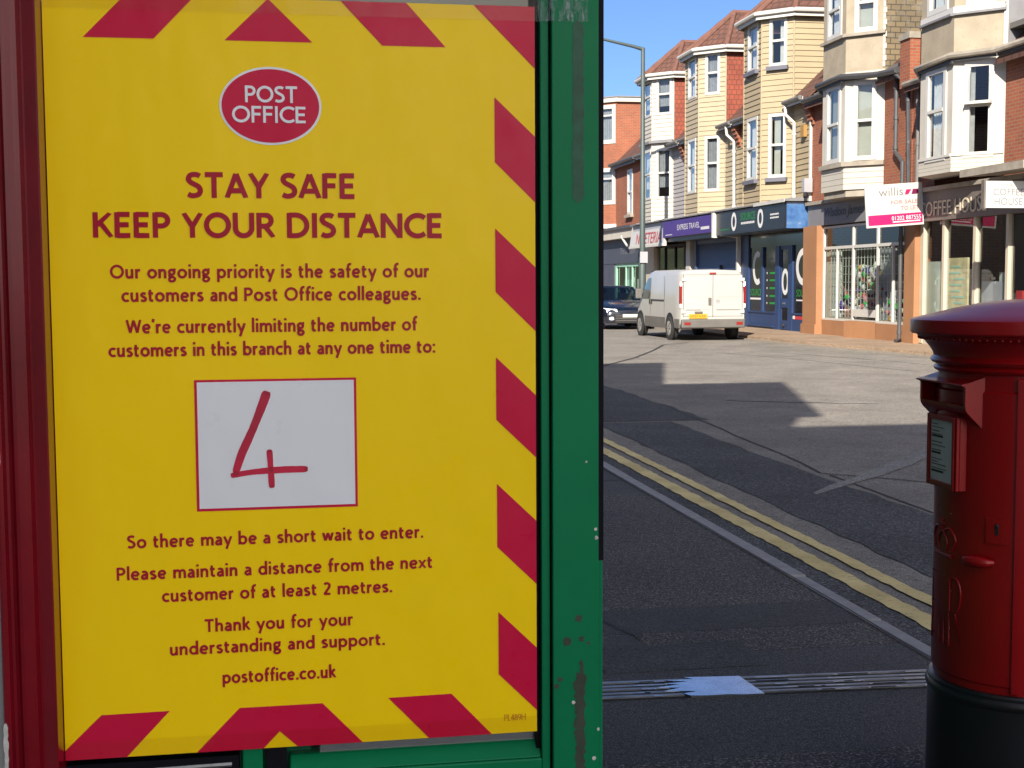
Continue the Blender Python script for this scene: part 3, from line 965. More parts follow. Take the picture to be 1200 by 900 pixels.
def window(par, p0, p1, u0, u1, z0, z1, mid=None, fw=.055, m='upvc', glass='glass', back=None, backw=(0, 1), proud=0.035, surround=0.0, cols=1, backcut=1.0, sill=None, tilt=False):
    mb = MB()
    B = lambda a, b, c, d_, n0=-.06, n1=proud: mb.ebox(p0, p1, a, b, n0, n1, c, d_, m)
    s = surround
    B(u0 - s, u0 + fw, z0 - s, z1 + s)
    B(u1 - fw, u1 + s, z0 - s, z1 + s)
    B(u0 + fw, u1 - fw, z1 - fw, z1 + s)
    B(u0 + fw, u1 - fw, z0 - s, z0 + fw)
    if mid:
        B(u0 + fw, u1 - fw, mid - .035, mid + .035, -.05, proud + .012)
    for k in range(1, cols):
        uc = u0 + (u1 - u0) * k / cols
        B(uc - .03, uc + .03, z0 + fw, z1 - fw, -.05, proud - .006)
    w = mb.build('window', par)
    d, n = edge(p0, p1)
    P = lambda u, o, z: (p0[0] + d[0] * u + n[0] * o, p0[1] + d[1] * u + n[1] * o, z)
    g = MB()
    spans = [(z0, z1)] if not mid else [(z0, mid), (mid, z1)]
    for i, (a, b) in enumerate(spans):
        o = -.025 if i == 0 else -.005
        t = 0.0
        if tilt and i == len(spans) - 1:
            t = 0.16
        g.face([P(u0 + .02, o + t, a), P(u1 - .02, o + t, a), P(u1 - .02, o, b), P(u0 + .02, o, b)], glass)
    g.build('pane', w)
    if tilt:
        fr = MB()
        fr.ebox(p0, p1, u0 - .02, u1 + .02, proud, proud + .17, mid + .01, mid + .07, m)
        fr.build('sash', w)
    if back:
        c = MB()
        bw = u1 - u0 - .04
        steps = 14
        top = z1
        bot = z0 + (z1 - z0) * (1 - backcut)
        for k in range(steps):
            ua, ub = u0 + .02 + bw * (backw[0] + (backw[1] - backw[0]) * k / steps), u0 + .02 + bw * (backw[0] + (backw[1] - backw[0]) * (k + 1) / steps)
            oa = -.13 + (.018 if k % 2 else -.018)
            ob = -.13 + (.018 if (k + 1) % 2 else -.018)
            if back == 'blind':
                oa = ob = -.13
            c.face([P(ua, oa, bot), P(ub, ob, bot), P(ub, ob, top), P(ua, oa, top)], back)
        c.build('blind' if back == 'blind' else 'curtain', w)
    if sill:
        q = MB()
        q.ebox(p0, p1, u0 - .1, u1 + .1, -.02, .15, z0 - .13 - s, z0 - .01 - s, sill)
        q.build('sill', w)
    return w

def gutter(par, pts, r=.062, m='gutter_grey', board=None, bm='gutter_white'):
    mb = MB()
    mb.tube(pts, r, m, 8)
    if board:
        for a, b in zip(pts[:-1], pts[1:]):
            mb.ebox((a[0], a[1]), (b[0], b[1]), 0, hypot(b[0] - a[0], b[1] - a[1]), -.09, -.045, a[2] - board, a[2] + .03, bm)
    return mb.build('gutter', par, smooth=40)

def pipe(par, pts, r=.045, m='gutter_white'):
    mb = MB()
    mb.tube(pts, r, m, 8)
    for p, q in zip(pts[:-1], pts[1:]):
        L = (Vector(q) - Vector(p)).length
        if L > 1.2 and abs(p[0] - q[0]) < .1:
            for t in (.15, .55, .95):
                c = Vector(p).lerp(Vector(q), t)
                mb.tube([(c.x, c.y, c.z - .04), (c.x, c.y, c.z + .04)], r * 1.3, m, 8)
    return mb.build('downpipe', par, smooth=40)

def mainroof(par, y0, y1, by0, by1, ez, sl=.95, m='rooftile'):
    mb = MB()
    xe, xr = 14.93, 20.2
    zf = lambda x: ez + sl * (x - 15.1)
    for a, b in ((y0, by0), (by1, y1)):
        if b - a < .05:
            continue
        mb.hexa([(xe, a, zf(xe) - .1), (xr, a, zf(xr) - .1), (xr, b, zf(xr) - .1), (xe, b, zf(xe) - .1)],
                [(xe, a, zf(xe)), (xr, a, zf(xr)), (xr, b, zf(xr)), (xe, b, zf(xe))], m)
    mb.hexa([(16.6, by0, zf(16.6) - .1), (xr, by0, zf(xr) - .1), (xr, by1, zf(xr) - .1), (16.6, by1, zf(16.6) - .1)],
            [(16.6, by0, zf(16.6)), (xr, by0, zf(xr)), (xr, by1, zf(xr)), (16.6, by1, zf(16.6))], m)
    mb.face([(xr, y0, zf(xr)), (xr + 4.5, y0, zf(xr) - 4.2), (xr + 4.5, y1, zf(xr) - 4.2), (xr, y1, zf(xr))], m)
    r = mb.build('roof', par)
    t = MB()
    t.tube([(xr, y0, zf(xr)), (xr, y1, zf(xr))], .12, 'ridgetile', 8)
    t.build('ridge', r)
    return r

def bayroof(par, A, B, C, D, ez, pk, oh=.26, m='rooftile'):
    """hipped roof over the upper bay, running back to the main roof"""
    mb = MB()
    o = [(21.0, A[1] + oh), (A[0] + .1, A[1] + oh), (B[0] - oh, B[1] + .1), (C[0] - oh, C[1] - .1), (D[0] - .1, D[1] - oh), (21.0, D[1] - oh)]
    ym = (A[1] + D[1]) / 2
    p1, p2 = (pk[0], ym, pk[1]), (21.0, ym, pk[1])
    e = [(x, y, ez) for x, y in o]
    mb.face([e[0], e[1], p1, p2], m)
    mb.face([e[1], e[2], p1], m)
    mb.face([e[2], e[3], p1], m)
    mb.face([e[3], e[4], p1], m)
    mb.face([e[4], e[5], p2, p1], m)
    mb.face([e[0], e[5], e[4], e[3], e[2], e[1]], 'upvc')
    r = mb.build('bay_roof', par)
    t = MB()
    for q in (e[1], e[2], e[3], e[4]):
        n = 7
        pts = [Vector(q).lerp(Vector(p1), i / n) + Vector((0, 0, .02)) for i in range(n + 1)]
        t.tube([tuple(x) for x in pts], [.1 if i % 2 else .085 for i in range(n + 1)], 'ridgetile', 8)
    t.tube([p1, p2], .1, 'ridgetile', 8)
    t.build('ridge', r)
    return e

def bay_points(Y2, d, fw):
    return (XW, Y2 + 2 * d + fw), (XW - d, Y2 + d + fw), (XW - d, Y2 + d), (XW, Y2)

def shell(par, y0, y1, m='brick', z1=7.0, by=None, style='plain', zg=3.0):
    """party side walls, back and floors so that rooms are closed"""
    mb = MB()
    mb.face([(XW, y0, 0), (25, y0, 0), (25, y0, 6.6), (XW, y0, 6.6)], m)
    mb.face([(25, y1, 0), (XW, y1, 0), (XW, y1, 6.6), (25, y1, 6.6)], m)
    mb.face([(25, y0, 0), (25, y1, 0), (25, y1, 7.6), (25, y0, 7.6)], m)
    mb.build('party_wall', par)
    i = MB()
    for z in (3.3, 6.85):
        i.box(15.26, 18.0, y0 + .05, y1 - .05, z, z + .12, 'interior')
    i.face([(17.6, y0 + .05, 0), (17.6, y1 - .05, 0), (17.6, y1 - .05, 10.2), (17.6, y0 + .05, 10.2)], 'interior')
    i.build('room_interior', par)

def bay(par, cfg):
    """two-storey canted bay with an upper storey that stands through the eaves"""
    Y2, d, fw = cfg['Y2'], cfg['d'], cfg['fw']
    A, B, C, D = bay_points(Y2, d, fw)
    Lf, Lc = fw, d * sqrt(2)
    f0, f1 = cfg.get('fu', (.38 * fw / 1.55, 1.22 * fw / 1.55))
    c0, c1 = cfg.get('cu', (.28 * Lc, .745 * Lc))
    fz, sz = cfg['fz'], cfg['sz']           # (bottom, top, meeting rail)
    zb, zs, zt = cfg['zb'], cfg['zs'], cfg['zt']
    for nm, z0, z1, W, mm, st in (('bay', zb, zs, fz, cfg['m1'], cfg['s1']), ('upper_bay', zs, zt, sz, cfg['m2'], cfg['s2'])):
        mb = MB()
        wall(mb, A, B, z0, z1, [], mm, st)
        wall(mb, B, C, z0, z1, [(f0, f1, W[0], W[1])], mm, st)
        wall(mb, C, D, z0, z1, [(c0, c1, W[0], W[1])], mm, st)
        if st == 'clad':
            for q in (B, C, D):
                mb.tube([(q[0] - .008, q[1], z0), (q[0] - .008, q[1], z1)], .03, mm, 6)
        if nm == 'upper_bay':
            wall(mb, D, (19.5, D[1]), cfg.get('zside', 6.6), z1, [], cfg['mside'], cfg['sside'])
            wall(mb, (19.5, A[1]), A, cfg.get('zside', 6.6), z1, [], cfg['mside'], cfg['sside'])
        mb.build(nm, par)
        bk = cfg.get('back1' if nm == 'bay' else 'back2', (None, None))
        kw = dict(mid=W[2], surround=cfg.get('sur', .05), fw=cfg.get('ff', .05), sill=cfg.get('sill'))
        window(par, B, C, f0, f1, W[0], W[1], back=bk[0], backcut=cfg.get('cut', 1.0), **kw)
        window(par, C, D, c0, c1, W[0], W[1], back=bk[1], backw=(bk[2] if len(bk) > 2 else (0, 1)), backcut=cfg.get('cut', 1.0), tilt=(cfg.get('tilt') == nm), **kw)
    u = MB()
    u.face([(p[0], p[1], zb) for p in (A, D, C, B)], cfg['m1'])
    u.build('bay_soffit', par)
    return A, B, C, D

def fascia_row(par, y0, y1, z0, z1, m, x=15.08, top='stone'):
    mb = MB()
    mb.box(x, XW + .1, y0, y1, z0, z1, m)
    mb.box(x - .1, XW + .1, y0, y1, z1 + .004, z1 + .1, top)
    return mb.build('fascia', par)

def facade(par, y0, y1, by0, by1, z0, z1, m, style='plain', ops=()):
    """street wall either side of the bay (openings in y)"""
    for a, b in ((y0, by0), (by1, y1)):
        mb = MB()
        if b - a > .02:
            oo = [(b - q[1], b - q[0], q[2], q[3]) for q in ops if q[0] >= a and q[1] <= b]
            wall(mb, (XW, b), (XW, a), z0, z1, oo, m, style)
            mb.build('wall', par)

def bars(par, name, x, specs, m, t=.05, dep=.06):
    """window joinery: ('v', y, z0, z1) and ('h', z, y0, y1)"""
    mb = MB()
    for s in specs:
        w = s[4] if len(s) > 4 else t
        if s[0] == 'v':
            mb.box(x - dep / 2, x + dep / 2, s[1] - w / 2, s[1] + w / 2, s[2], s[3], m)
        else:
            mb.box(x - dep / 2 + .003, x + dep / 2 - .003, s[2], s[3], s[1] - w / 2, s[1] + w / 2, m)
    return mb.build(name, par)

def panes(par, x, rects, m='shopglass', name='pane'):
    for y0, y1, z0, z1 in rects:
        mb = MB()
        mb.face([(x, y1, z0), (x, y0, z0), (x, y0, z1), (x, y1, z1)], m)
        mb.build(name, par)

# ------------------------------------------------------------------ the terrace opposite
# house with the coffee shop (nearest in view)
h0 = thing('terraced_house', (XW, 27.5, 0), 'red brick house with white bay and tilted sash above the taupe coffee shop', 'house', 'bay fronted houses over shops across the road')
shell(h0, 24.4, 30.62)
b0 = dict(Y2=26.4, d=.79, fw=1.5, zb=3.9, zs=6.45, zt=9.3, fz=(4.24, 6.18, 5.3), sz=(7.5, 9.1, 8.3), m1='render_white', s1='plain', m2='render_beige', s2='plain',
          mside='lead', sside='plain', back1=('curtain', 'curtain', (0, .22)), back2=('curtain', 'greycurtain'), sur=.06, ff=.06, tilt='bay', zside=6.2)
A, B, C, D = bay(h0, b0)
mb = MB()   # boarded panel under the first-floor windows and the white window band above
for p, q in ((B, C), (C, D)):
    mb = MB()
    L = hypot(q[0] - p[0], q[1] - p[1])
    for k in range(4):
        mb.ebox(p, q, 0.0, L, .006 + .006 * (k % 2), .02, 3.9 + k * .085, 3.98 + k * .085, 'clad_white')
    mb.ebox(p, q, 0.01, L - .01, .004, .05, 4.235, 4.29, 'upvc')
    mb.build('boarding', h0)
    mb = MB()
    mb.ebox(p, q, 0.0, L, .004, .03, 7.3, 7.44, 'upvc')
    mb.ebox(p, q, 0.01, L - .01, .002, .09, 7.25, 7.298, 'lead')
    mb.build('sill_course', h0)
mb = MB()
mb.ebox(C, D, b0['d'] * 1.414 - .06, b0['d'] * 1.414 + .03, .002, .03, 6.5, 9.2, 'upvc')
mb.build('corner_trim', h0)
facade(h0, 24.4, 30.62, 26.4, 29.48, 3.6, 6.35, 'brick')
mainroof(h0, 24.4, 30.6, 26.4, 29.5, 6.35)
bayroof(h0, A, B, C, D, 9.3, (16.0, 10.9))
gutter(h0, [(14.9, 30.55, 6.27), (14.9, 29.6, 6.27), (14.3, 28.7, 6.34), (14.28, 27.1, 6.38), (14.88, 26.3, 6.38), (14.88, 24.4, 6.38)], .07, 'stone', .12, 'gutter_dark')
fascia_row(h0, 24.4, 30.6, 2.93, 3.62, 'taupe', 15.05)
mb = MB()
mb.prism(ccw([(15.0, 26.2), (14.85, 26.2), (14.4, 26.8), (14.4, 24.3), (15.0, 24.3)][::-1]), 3.74, 3.9, 'stone')
mb.build('cornice', h0)
bars(h0, 'shop_joinery', 15.2, [('v', 29.93, .02, 2.93, .16), ('v', 28.88, .4, 2.93, .11), ('v', 27.46, .4, 2.93, .12), ('v', 26.1, .4, 2.93, .1), ('v', 24.6, .0, 2.93, .3),
      ('h', .42, 24.4, 29.93, .1)], 'creampaint', dep=.12)
panes(h0, 15.22, [(28.93, 29.86, .45, 2.92), (27.52, 28.83, .45, 2.92), (26.15, 27.4, .45, 2.92), (24.7, 26.05, .45, 2.92)])
mb = MB()
mb.box(15.16, 15.3, 24.4, 30.0, 0, .37, 'creampaint')
mb.build('stall_riser', h0)
mb = MB()
mb.box(15.45, 15.5, 29.3, 30.4, .45, 1.98, 'interior_light')
mb.box(15.42, 15.47, 28.25, 29.22, .45, 2.05, 'map_board')
mb.box(15.42, 15.47, 26.5, 27.6, .45, 1.5, 'signgrey')
for k in range(9):
    mb.box(15.41, 15.415, 28.35 + random.random() * .3, 28.75 + random.random() * .4, .7 + .14 * k, .74 + .14 * k, 'mint')
mb.build('window_board', h0)
mb = MB()
mb.box(15.5, 15.54, 26.6, 27.0, .9, 1.7, 'interior_light')
mb.box(15.48, 15.53, 26.3, 26.7, .5, 1.0, 'pink')
mb.box(15.55, 15.6, 26.15, 26.4, .5, 1.3, 'red_txt')
for k in range(5):
    mb.ball((15.8, 25 + k * .5, 1.0 + .1 * (k % 3)), .16, random.choice(['creampaint', 'dark', 'signwhite']))
mb.build('window_display', h0)
pipe(h0, [(15.12, 30.2, 6.2), (15.12, 30.2, 3.7)], .05, 'gutter_grey')
mb = MB()
mb.box(15.0, 15.26, 30.02, 30.56, 0, 2.93, 'orange')
mb.build('pilaster', h0)

# raised shop lettering (a thing of its own: a row of letters on the fascia)
s = MB()
put_text(s, 'COFFEE HOUSE', (15.046, 29.86, 3.04), (0, -1, 0), (0, 0, 1), 3.08, .34, 'cream_txt', .02)
tag(s.build('shop_lettering'), 'raised cream capitals on the taupe fascia of the coffee shop', 'sign lettering')
cs = thing('hanging_sign', (14.5, 25.0, 2.97), 'white projecting sign with faded grey lettering beside the raised cream capitals', 'sign')
mb = MB()
mb.box(13.96, 15.0, 24.94, 25.02, 2.99, 3.53, 'signwhite')
mb.box(13.93, 13.97, 24.92, 25.04, 2.97, 3.55, 'taupe')
mb.box(15.0, 15.06, 24.9, 25.06, 2.95, 3.57, 'taupe')
mb.build('board', cs)
mb = MB()
put_text(mb, 'THE', (14.42, 24.936, 3.42), (1, 0, 0), (0, 0, 1), .14, .05, 'faint_txt')
put_text(mb, 'COFFEE', (14.14, 24.936, 3.24), (1, 0, 0), (0, 0, 1), .68, .14, 'faint_txt')
put_text(mb, 'HOUSE', (14.17, 24.936, 3.05), (1, 0, 0), (0, 0, 1), .62, .14, 'faint_txt')
mb.build('lettering', cs)

# estate agent's board
wb = thing('agent_board', (15.0, 29.6, 2.76), 'white and magenta estate agent board fixed in front of the shop fascias', 'sign')
mb = MB()
c5, s5 = cos(radians(4.2)), sin(radians(4.2))
O = Vector((13.57, 29.6, 2.76))
U, V = Vector((c5, 0, s5)), Vector((-s5, 0, c5))
Nn = Vector((0, -1, 0))
def bq(u0, u1, v0, v1, m, o=0.0, mbb=None):
    P = lambda u, v: tuple(O + U * u + V * v + Nn * o)
    (mbb or mb).face([P(u0, v0), P(u1, v0), P(u1, v1), P(u0, v1)], m)
bw_, bh_ = 1.45, 1.0
b_ = [tuple(O + U * u + V * v + Nn * n) for n in (0, -.03) for u, v in ((0, 0), (bw_, 0), (bw_, bh_), (0, bh_))]
mb.hexa(b_[4:], b_[:4], 'signwhite')
mb.build('board', wb)
mb = MB()
bq(.05, bw_ - .03, .05, .29, 'pink', .004)
mb.face([tuple(O + U * u + V * v + Nn * .004) for u, v in ((1.0, .73), (1.09, .73), (1.17, .85), (1.04, .85))], 'pink')
mb.face([tuple(O + U * u + V * v + Nn * .004) for u, v in ((1.17, .73), (1.31, .73), (1.35, .77), (1.35, .85), (1.21, .85))], 'maroon')
mb.build('band', wb)
mb = MB()
put_text(mb, 'willis', O + U * .34 + V * .72 + Nn * .006, U, V, .62, .2, 'grey_txt')
put_text(mb, 'FOR SALE', O + U * .64 + V * .52 + Nn * .006, U, V, .68, .09, 'pinkred_txt')
put_text(mb, 'TO LET', O + U * .88 + V * .37 + Nn * .006, U, V, .46, .09, 'pinkred_txt')
put_text(mb, '01202 887555', O + U * .64 + V * .14 + Nn * .008, U, V, .74, .1, 'white_txt')
bq(.66, 1.36, .09, .115, 'white_txt', .008)
mb.build('lettering', wb)

# house with the gift shop
h1 = thing('terraced_house', (XW, 33.7, 0), 'brick house with white bay and lichened tile-hung dormer above the apricot shopfront', 'house', 'bay fronted houses over shops across the road')
shell(h1, 30.66, 36.9)
b1 = dict(Y2=32.2, d=.75, fw=1.45, zb=3.9, zs=6.92, zt=9.5, fz=(4.7, 6.62, 5.66), sz=(7.97, 9.3, 8.66), m1='render_white', s1='plain', m2='render_beige', s2='plain',
          mside='oldtile', sside='plain', back1=('blind', 'blind'), back2=('curtain', 'blind'), sur=.06, ff=.055, zside=6.3)
A, B, C, D = bay(h1, b1)
mb = MB()
for p, q in ((B, C), (C, D)):
    mb = MB()
    L = hypot(q[0] - p[0], q[1] - p[1])
    mb.ebox(p, q, -.02, L + .02, .002, .1, 4.5, 4.62, 'stone')
    mb.build('sill_course', h1)
    mb = MB()
    mb.ebox(p, q, -.01, L + .01, .002, .1, 7.82, 7.9, 'stone')
    mb.build('sill_course', h1)
    mb = MB()
    for k in range(4):
        mb.ebox(p, q, 0, L, .004 + .006 * (k % 2), .02, 3.9 + k * .15, 4.04 + k * .15, 'clad_white')
    mb.build('boarding', h1)
mb = MB()
mb.prism([(C[0] + .05, C[1] + 1.4), (C[0] + .05, C[1]), (D[0] - .03, D[1] + .05), (15.3, D[1] + .05), (15.3, C[1] + 1.4)][::-1], 3.72, 3.9, 'stone')
mb.build('cornice', h1)
mb = MB()
for k in range(16):
    mb.ebox(C, D, 1.0, 1.09 if k % 2 else 1.06, .002, .03, 6.98 + k * .15, 7.12 + k * .15, 'render_white')
mb.build('quoins', h1)
facade(h1, 30.66, 36.9, 32.2, 35.15, 3.7, 6.7, 'brick')
mainroof(h1, 30.66, 36.9, 32.2, 35.15, 6.75, m='rooftile')
bayroof(h1, A, B, C, D, 9.5, (16.0, 11.0))
gutter(h1, [(14.88, 36.9, 6.72), (14.88, 35.3, 6.72), (14.32, 34.5, 6.78), (14.28, 32.9, 6.8), (14.86, 32.05, 6.74), (14.88, 30.9, 6.68)], .075, 'gutter_dark', .12, 'gutter_dark')
mb = MB()
mb.box(14.92, 16.3, 30.28, 30.8, 6.2, 7.35, 'brick')
mb.box(14.88, 16.35, 30.25, 30.83, 7.35, 7.5, 'stone')
mb.build('party_parapet', h1)
fascia_row(h1, 30.66, 36.95, 3.1, 3.7, 'greyfascia', 15.1)
pipe(h1, [(15.1, 31.35, 6.6), (15.1, 31.35, 4.75), (15.1, 30.95, 4.45), (15.1, 30.95, 3.75)], .055, 'gutter_dark')
pipe(h1, [(14.9, 31.0, 6.6), (15.05, 30.62, 6.3), (15.08, 30.56, 3.75)], .05, 'gutter_dark')
pipe(h1, [(14.93, 30.62, 2.95), (14.93, 30.62, .1), (14.8, 30.55, .04)], .05, 'gutter_dark')
mb = MB()
mb.box(14.98, 15.26, 35.98, 36.98, .28, 3.1, 'orange')
mb.box(14.93, 15.26, 35.95, 37.0, 0, .28, 'orange')
mb.build('pilaster', h1)
mb = MB()
mb.box(15.15, 15.3, 30.7, 35.97, 0, .42, 'orange')
mb.prism(ccw([(15.14, 34.0), (14.85, 33.75), (15.14, 32.43)]), 0, .45, 'orange')
mb.build('stall_riser', h1)
bars(h1, 'shop_joinery', 15.2, [('v', 35.94, .44, 3.02, .07), ('v', 35.02, .44, 2.42), ('v', 33.96, .44, 3.02, .08), ('v', 32.45, .44, 3.02, .08), ('v', 31.55, .44, 2.42), ('v', 30.83, .44, 3.02, .07),
     ('h', 2.45, 30.8, 35.97, .08), ('h', 3.03, 30.8, 35.97, .06), ('h', .45, 30.8, 35.97, .06), ('h', .66, 32.48, 33.92, .2)], 'upvc')
panes(h1, 15.22, [(33.99, 35.9, .5, 3.0), (32.5, 33.92, .75, 3.0), (30.86, 32.41, .5, 3.0)])
mb = MB()
y = 30.95
while y < 35.9:
    mb.box(15.33, 15.342, y, y + .014, .5, 2.4, 'gutter_white')
    y += .2
for k in range(9):
    mb.box(15.325, 15.333, 30.9, 35.9, .6 + .22 * k, .612 + .22 * k, 'gutter_white')
mb.build('security_grille', h1)
mb = MB()
mb.box(15.42, 15.46, 35.3, 36.4, .45, 2.35, 'interior_light')
mb.box(15.5, 15.54, 34.3, 34.75, .5, 2.0, 'greycurtain')
mb.box(15.42, 15.46, 31.9, 32.75, .45, 2.35, 'signgrey')  # grey panel standing in for a bluish reflection in the pane
mb.box(15.4, 17.5, 30.9, 36.0, .3, .5, 'creampaint')
rr = random.Random(3)
for k in range(150):
    y = rr.uniform(31.1, 35.3) if k % 3 == 0 else rr.uniform(32.75, 34.25)
    z = rr.uniform(.72, 1.95) if 32.7 < y < 34.3 else rr.uniform(.55, 1.3)
    mb.ball((rr.uniform(15.38, 15.52), y, z), rr.uniform(.035, .1), rr.choice(['signwhite', 'red_txt', 'yellowplate', 'mint', 'creampaint', 'interior_light', 'pinkred_txt', 'interior_light', 'green_txt', 'dark', 'orange', 'purple']), 7, 5, (1, 1, rr.uniform(.6, 1.6)))
mb.ball((15.3, 34.15, 1.75), .17, 'signwhite', 16, 8, (.1, 1, 1))
for z in (.95, 1.35, 1.75):
    mb.box(15.5, 15.8, 32.5, 33.9, z, z + .02, 'dark')
mb.build('window_display', h1)
s = MB()
put_text(s, 'Wisdom James Arts', (15.094, 35.72, 3.24), (0, -1, 0), (0, 0, 1), 3.5, .34, 'black_txt', shear=.25, bold=.02)
tag(s.build('shop_lettering'), 'dark ornate lettering on the grey fascia over the apricot shopfront', 'sign lettering')
o = MB()
o.box(14.9, 15.15, 36.75, 36.95, 4.1, 4.5, 'signgrey')
o.tube([(14.95, 36.8, 4.1), (14.9, 36.7, 3.95)], .05, 'dark', 8)
tag(o.build('floodlight'), 'small grey floodlight box fixed to the brick strip by the cream house', 'wall light')

# cream weatherboarded houses
def cream_house(y0, y1, Y2, m1, mside, sside, label, pipes, sd, back1, back2, kd=.74):
    h = thing('terraced_house', (XW, (y0 + y1) / 2, 0), label, 'house', 'bay fronted houses over shops across the road')
    shell(h, y0, y1)
    cfg = dict(Y2=Y2, d=kd, fw=1.55, zb=3.9, zs=7.05, zt=9.5, fz=(4.72, 6.56, 5.66), sz=(8.07, 9.43, 8.78), m1=m1, s1='clad', m2=m1, s2='clad', mside=mside, sside=sside,
               back1=back1, back2=back2, sill=sd, sur=.045, ff=.05, zside=6.3)
    A, B, C, D = bay(h, cfg)
    facade(h, y0, y1, Y2, Y2 + 2 * kd + 1.55, 3.85, 6.8, m1, 'clad')
    mainroof(h, y0, y1, Y2, Y2 + 2 * kd + 1.55, 6.95)
    e = bayroof(h, A, B, C, D, 9.56, (16.0, 11.1))
    gutter(h, [(q[0], q[1], 9.6) for q in e[1:6]], .07, 'gutter_white', .17)
    gutter(h, [(14.86, Y2 - .02, 6.86), (14.86, y0 + .1, 6.86)], .07, 'gutter_grey', .14, 'gutter_white')
    gutter(h, [(14.86, y1 - .1, 6.86), (14.86, Y2 + 2 * kd + 1.6, 6.86)], .07, 'gutter_grey', .14, 'gutter_white')
    for py in pipes:
        pipe(h, [(14.88, py + .25, 6.8), (14.9, py + .22, 6.5), (15.08, py, 6.25), (15.1, py, 3.95)], .05)
    mb = MB()
    for k in range(5):
        mb.box(15.14 - .05 * k, XW + .1, y0 - .2, y0 + .12, 6.05 + .13 * k, 6.17 + .13 * k, 'brick')
    mb.build('corbel', h)
    return h, (A, B, C, D)

h2, pts2 = cream_house(36.95, 43.2, 38.4, 'clad_cream', 'clad_cream', 'clad', 'yellow cream weatherboarded house above the black sign and blue shopfront', [38.05], 'sill_grey', ('curtain', 'blind', (.15, .6)), ('curtain', 'curtain', (.5, 1)))
mb = MB()
mb.box(15.12, 15.19, 36.9, 36.99, 3.85, 6.2, 'upvc')
mb.build('corner_trim', h2)
mb = MB()
mb.box(15.06, 15.17, 37.25, 37.5, 5.75, 6.1, 'alarm')
mb.build('alarm_box', h2)
h3, pts3 = cream_house(43.2, 49.3, 44.65, 'clad_cream2', 'redtile', 'plain', 'pale cream weatherboarded house with red tile-hung dormer above the purple sign', [43.45], None, ('curtain', 'greycurtain'), ('curtain', 'greycurtain'))

# shared canopy over the two cream houses' shops
cn = thing('shop_canopy', (14.9, 43.4, 3.05), 'long boxed lead-topped canopy over the shops under the cream houses', 'canopy')
mb = MB()
mb.box(14.52, XW - .01, 37.12, 54.6, 3.18, 3.84, 'signgrey')
mb.box(14.53, XW - .01, 37.13, 49.6, 3.04, 3.176, 'signblack')
mb.build('box', cn)
mb = MB()
mb.hexa([(14.4, 37.0, 3.86), (XW - .02, 37.0, 3.86), (XW - .02, 54.7, 3.86), (14.4, 54.7, 3.86)], [(14.4, 37.0, 3.9), (XW - .02, 37.0, 4.03), (XW - .02, 54.7, 4.03), (14.4, 54.7, 3.9)], 'lead')
for k in range(12):
    y = 38.2 + 1.4 * k
    mb.tube([(14.38, y, 3.9), (15.15, y, 4.03)], .025, 'lead', 6)
mb.build('lead_roof', cn)
mb = MB()
mb.box(14.38, 14.4, 37.0, 39.6, 3.83, 3.93, 'gutter_white')
mb.build('edge_trim', cn)
mb = MB()
mb.box(14.34, 14.52, 43.42, 43.56, 3.0, 3.84, 'gutter_white')
mb.tube([(14.5, 43.45, 3.1), (15.2, 43.2, 3.0)], .03, 'gutter_white', 6)
mb.box(15.12, 15.26, 43.12, 43.26, 0, 3.04, 'gutter_white')
mb.build('trim', cn)
ss = thing('shop_sign', (14.5, 40.2, 3.05), 'black sign with green lettering and white rings above the blue shop', 'sign')
mb = MB()
mb.box(14.46, 14.515, 37.14, 43.4, 3.07, 3.8, 'signblack')
mb.build('panel', ss)
mb = MB()
mb.box(14.5, 15.17, 37.06, 37.115, 3.07, 3.78, 'skypic')
mb.build('end_panel', ss)
mb = MB()
X = 14.456
put_text(mb, 'SOURCE', (X, 40.95, 3.47), (0, -1, 0), (0, 0, 1), 1.35, .23, 'green_txt')
for k in range(9):
    mb.box(X - .002, X, 40.9 - .14 * k - .1, 40.9 - .14 * k, 3.34, 3.41, 'white_txt')
for k in range(6):
    mb.box(X - .002, X, 38.3 - .12 * k - .09, 38.3 - .12 * k, 3.5, 3.55, 'white_txt')
    mb.box(X - .002, X, 38.3 - .12 * k - .09, 38.3 - .12 * k, 3.4, 3.45, 'white_txt')
for k in range(9):
    mb.box(X - .002, X, 43.0 - .11 * k - .08, 43.0 - .11 * k, 3.22, 3.25, 'green_txt')
ring(mb, (X, 41.6, 3.24), (0, -1, 0), (0, 0, 1), .0, .22, .19, .24, .06, 'white_txt')
ring(mb, (X, 39.15, 3.24), (0, -1, 0), (0, 0, 1), .0, .22, .19, .24, .06, 'white_txt')
mb.build('lettering', ss)

ps = thing('shop_sign', (14.5, 46.6, 3.2), 'long purple sign with small white lettering above the blue roller shutter', 'sign')
mb = MB()
mb.box(14.4, 14.515, 43.62, 49.65, 3.2, 3.8, 'purple')
mb.build('panel', ps)
mb = MB()
X = 14.396
put_text(mb, 'EXPRESS TRAVEL', (X, 47.75, 3.42), (0, -1, 0), (0, 0, 1), 2.7, .2, 'white_txt')
for k in range(7):
    mb.box(X - .002, X, 49.3 - .13 * k - .1, 49.3 - .13 * k, 3.27, 3.3, 'white_txt')
for k in range(8):
    mb.box(X - .002, X, 44.9 - .12 * k - .09, 44.9 - .12 * k, 3.33, 3.43, 'white_txt')
mb.build('lettering', ps)
ws = thing('shop_sign', (14.4, 52.0, 2.95), 'tilted white sign with tall dark red capitals beside the lamp post', 'sign')
mb = MB()
mb.hexa([(14.38, 49.5, 3.0), (14.5, 49.5, 3.0), (14.5, 54.6, 3.0), (14.38, 54.6, 3.0)], [(14.46, 49.5, 3.6), (14.515, 49.5, 3.6), (14.515, 54.6, 3.6), (14.46, 54.6, 3.6)], 'signwhite')
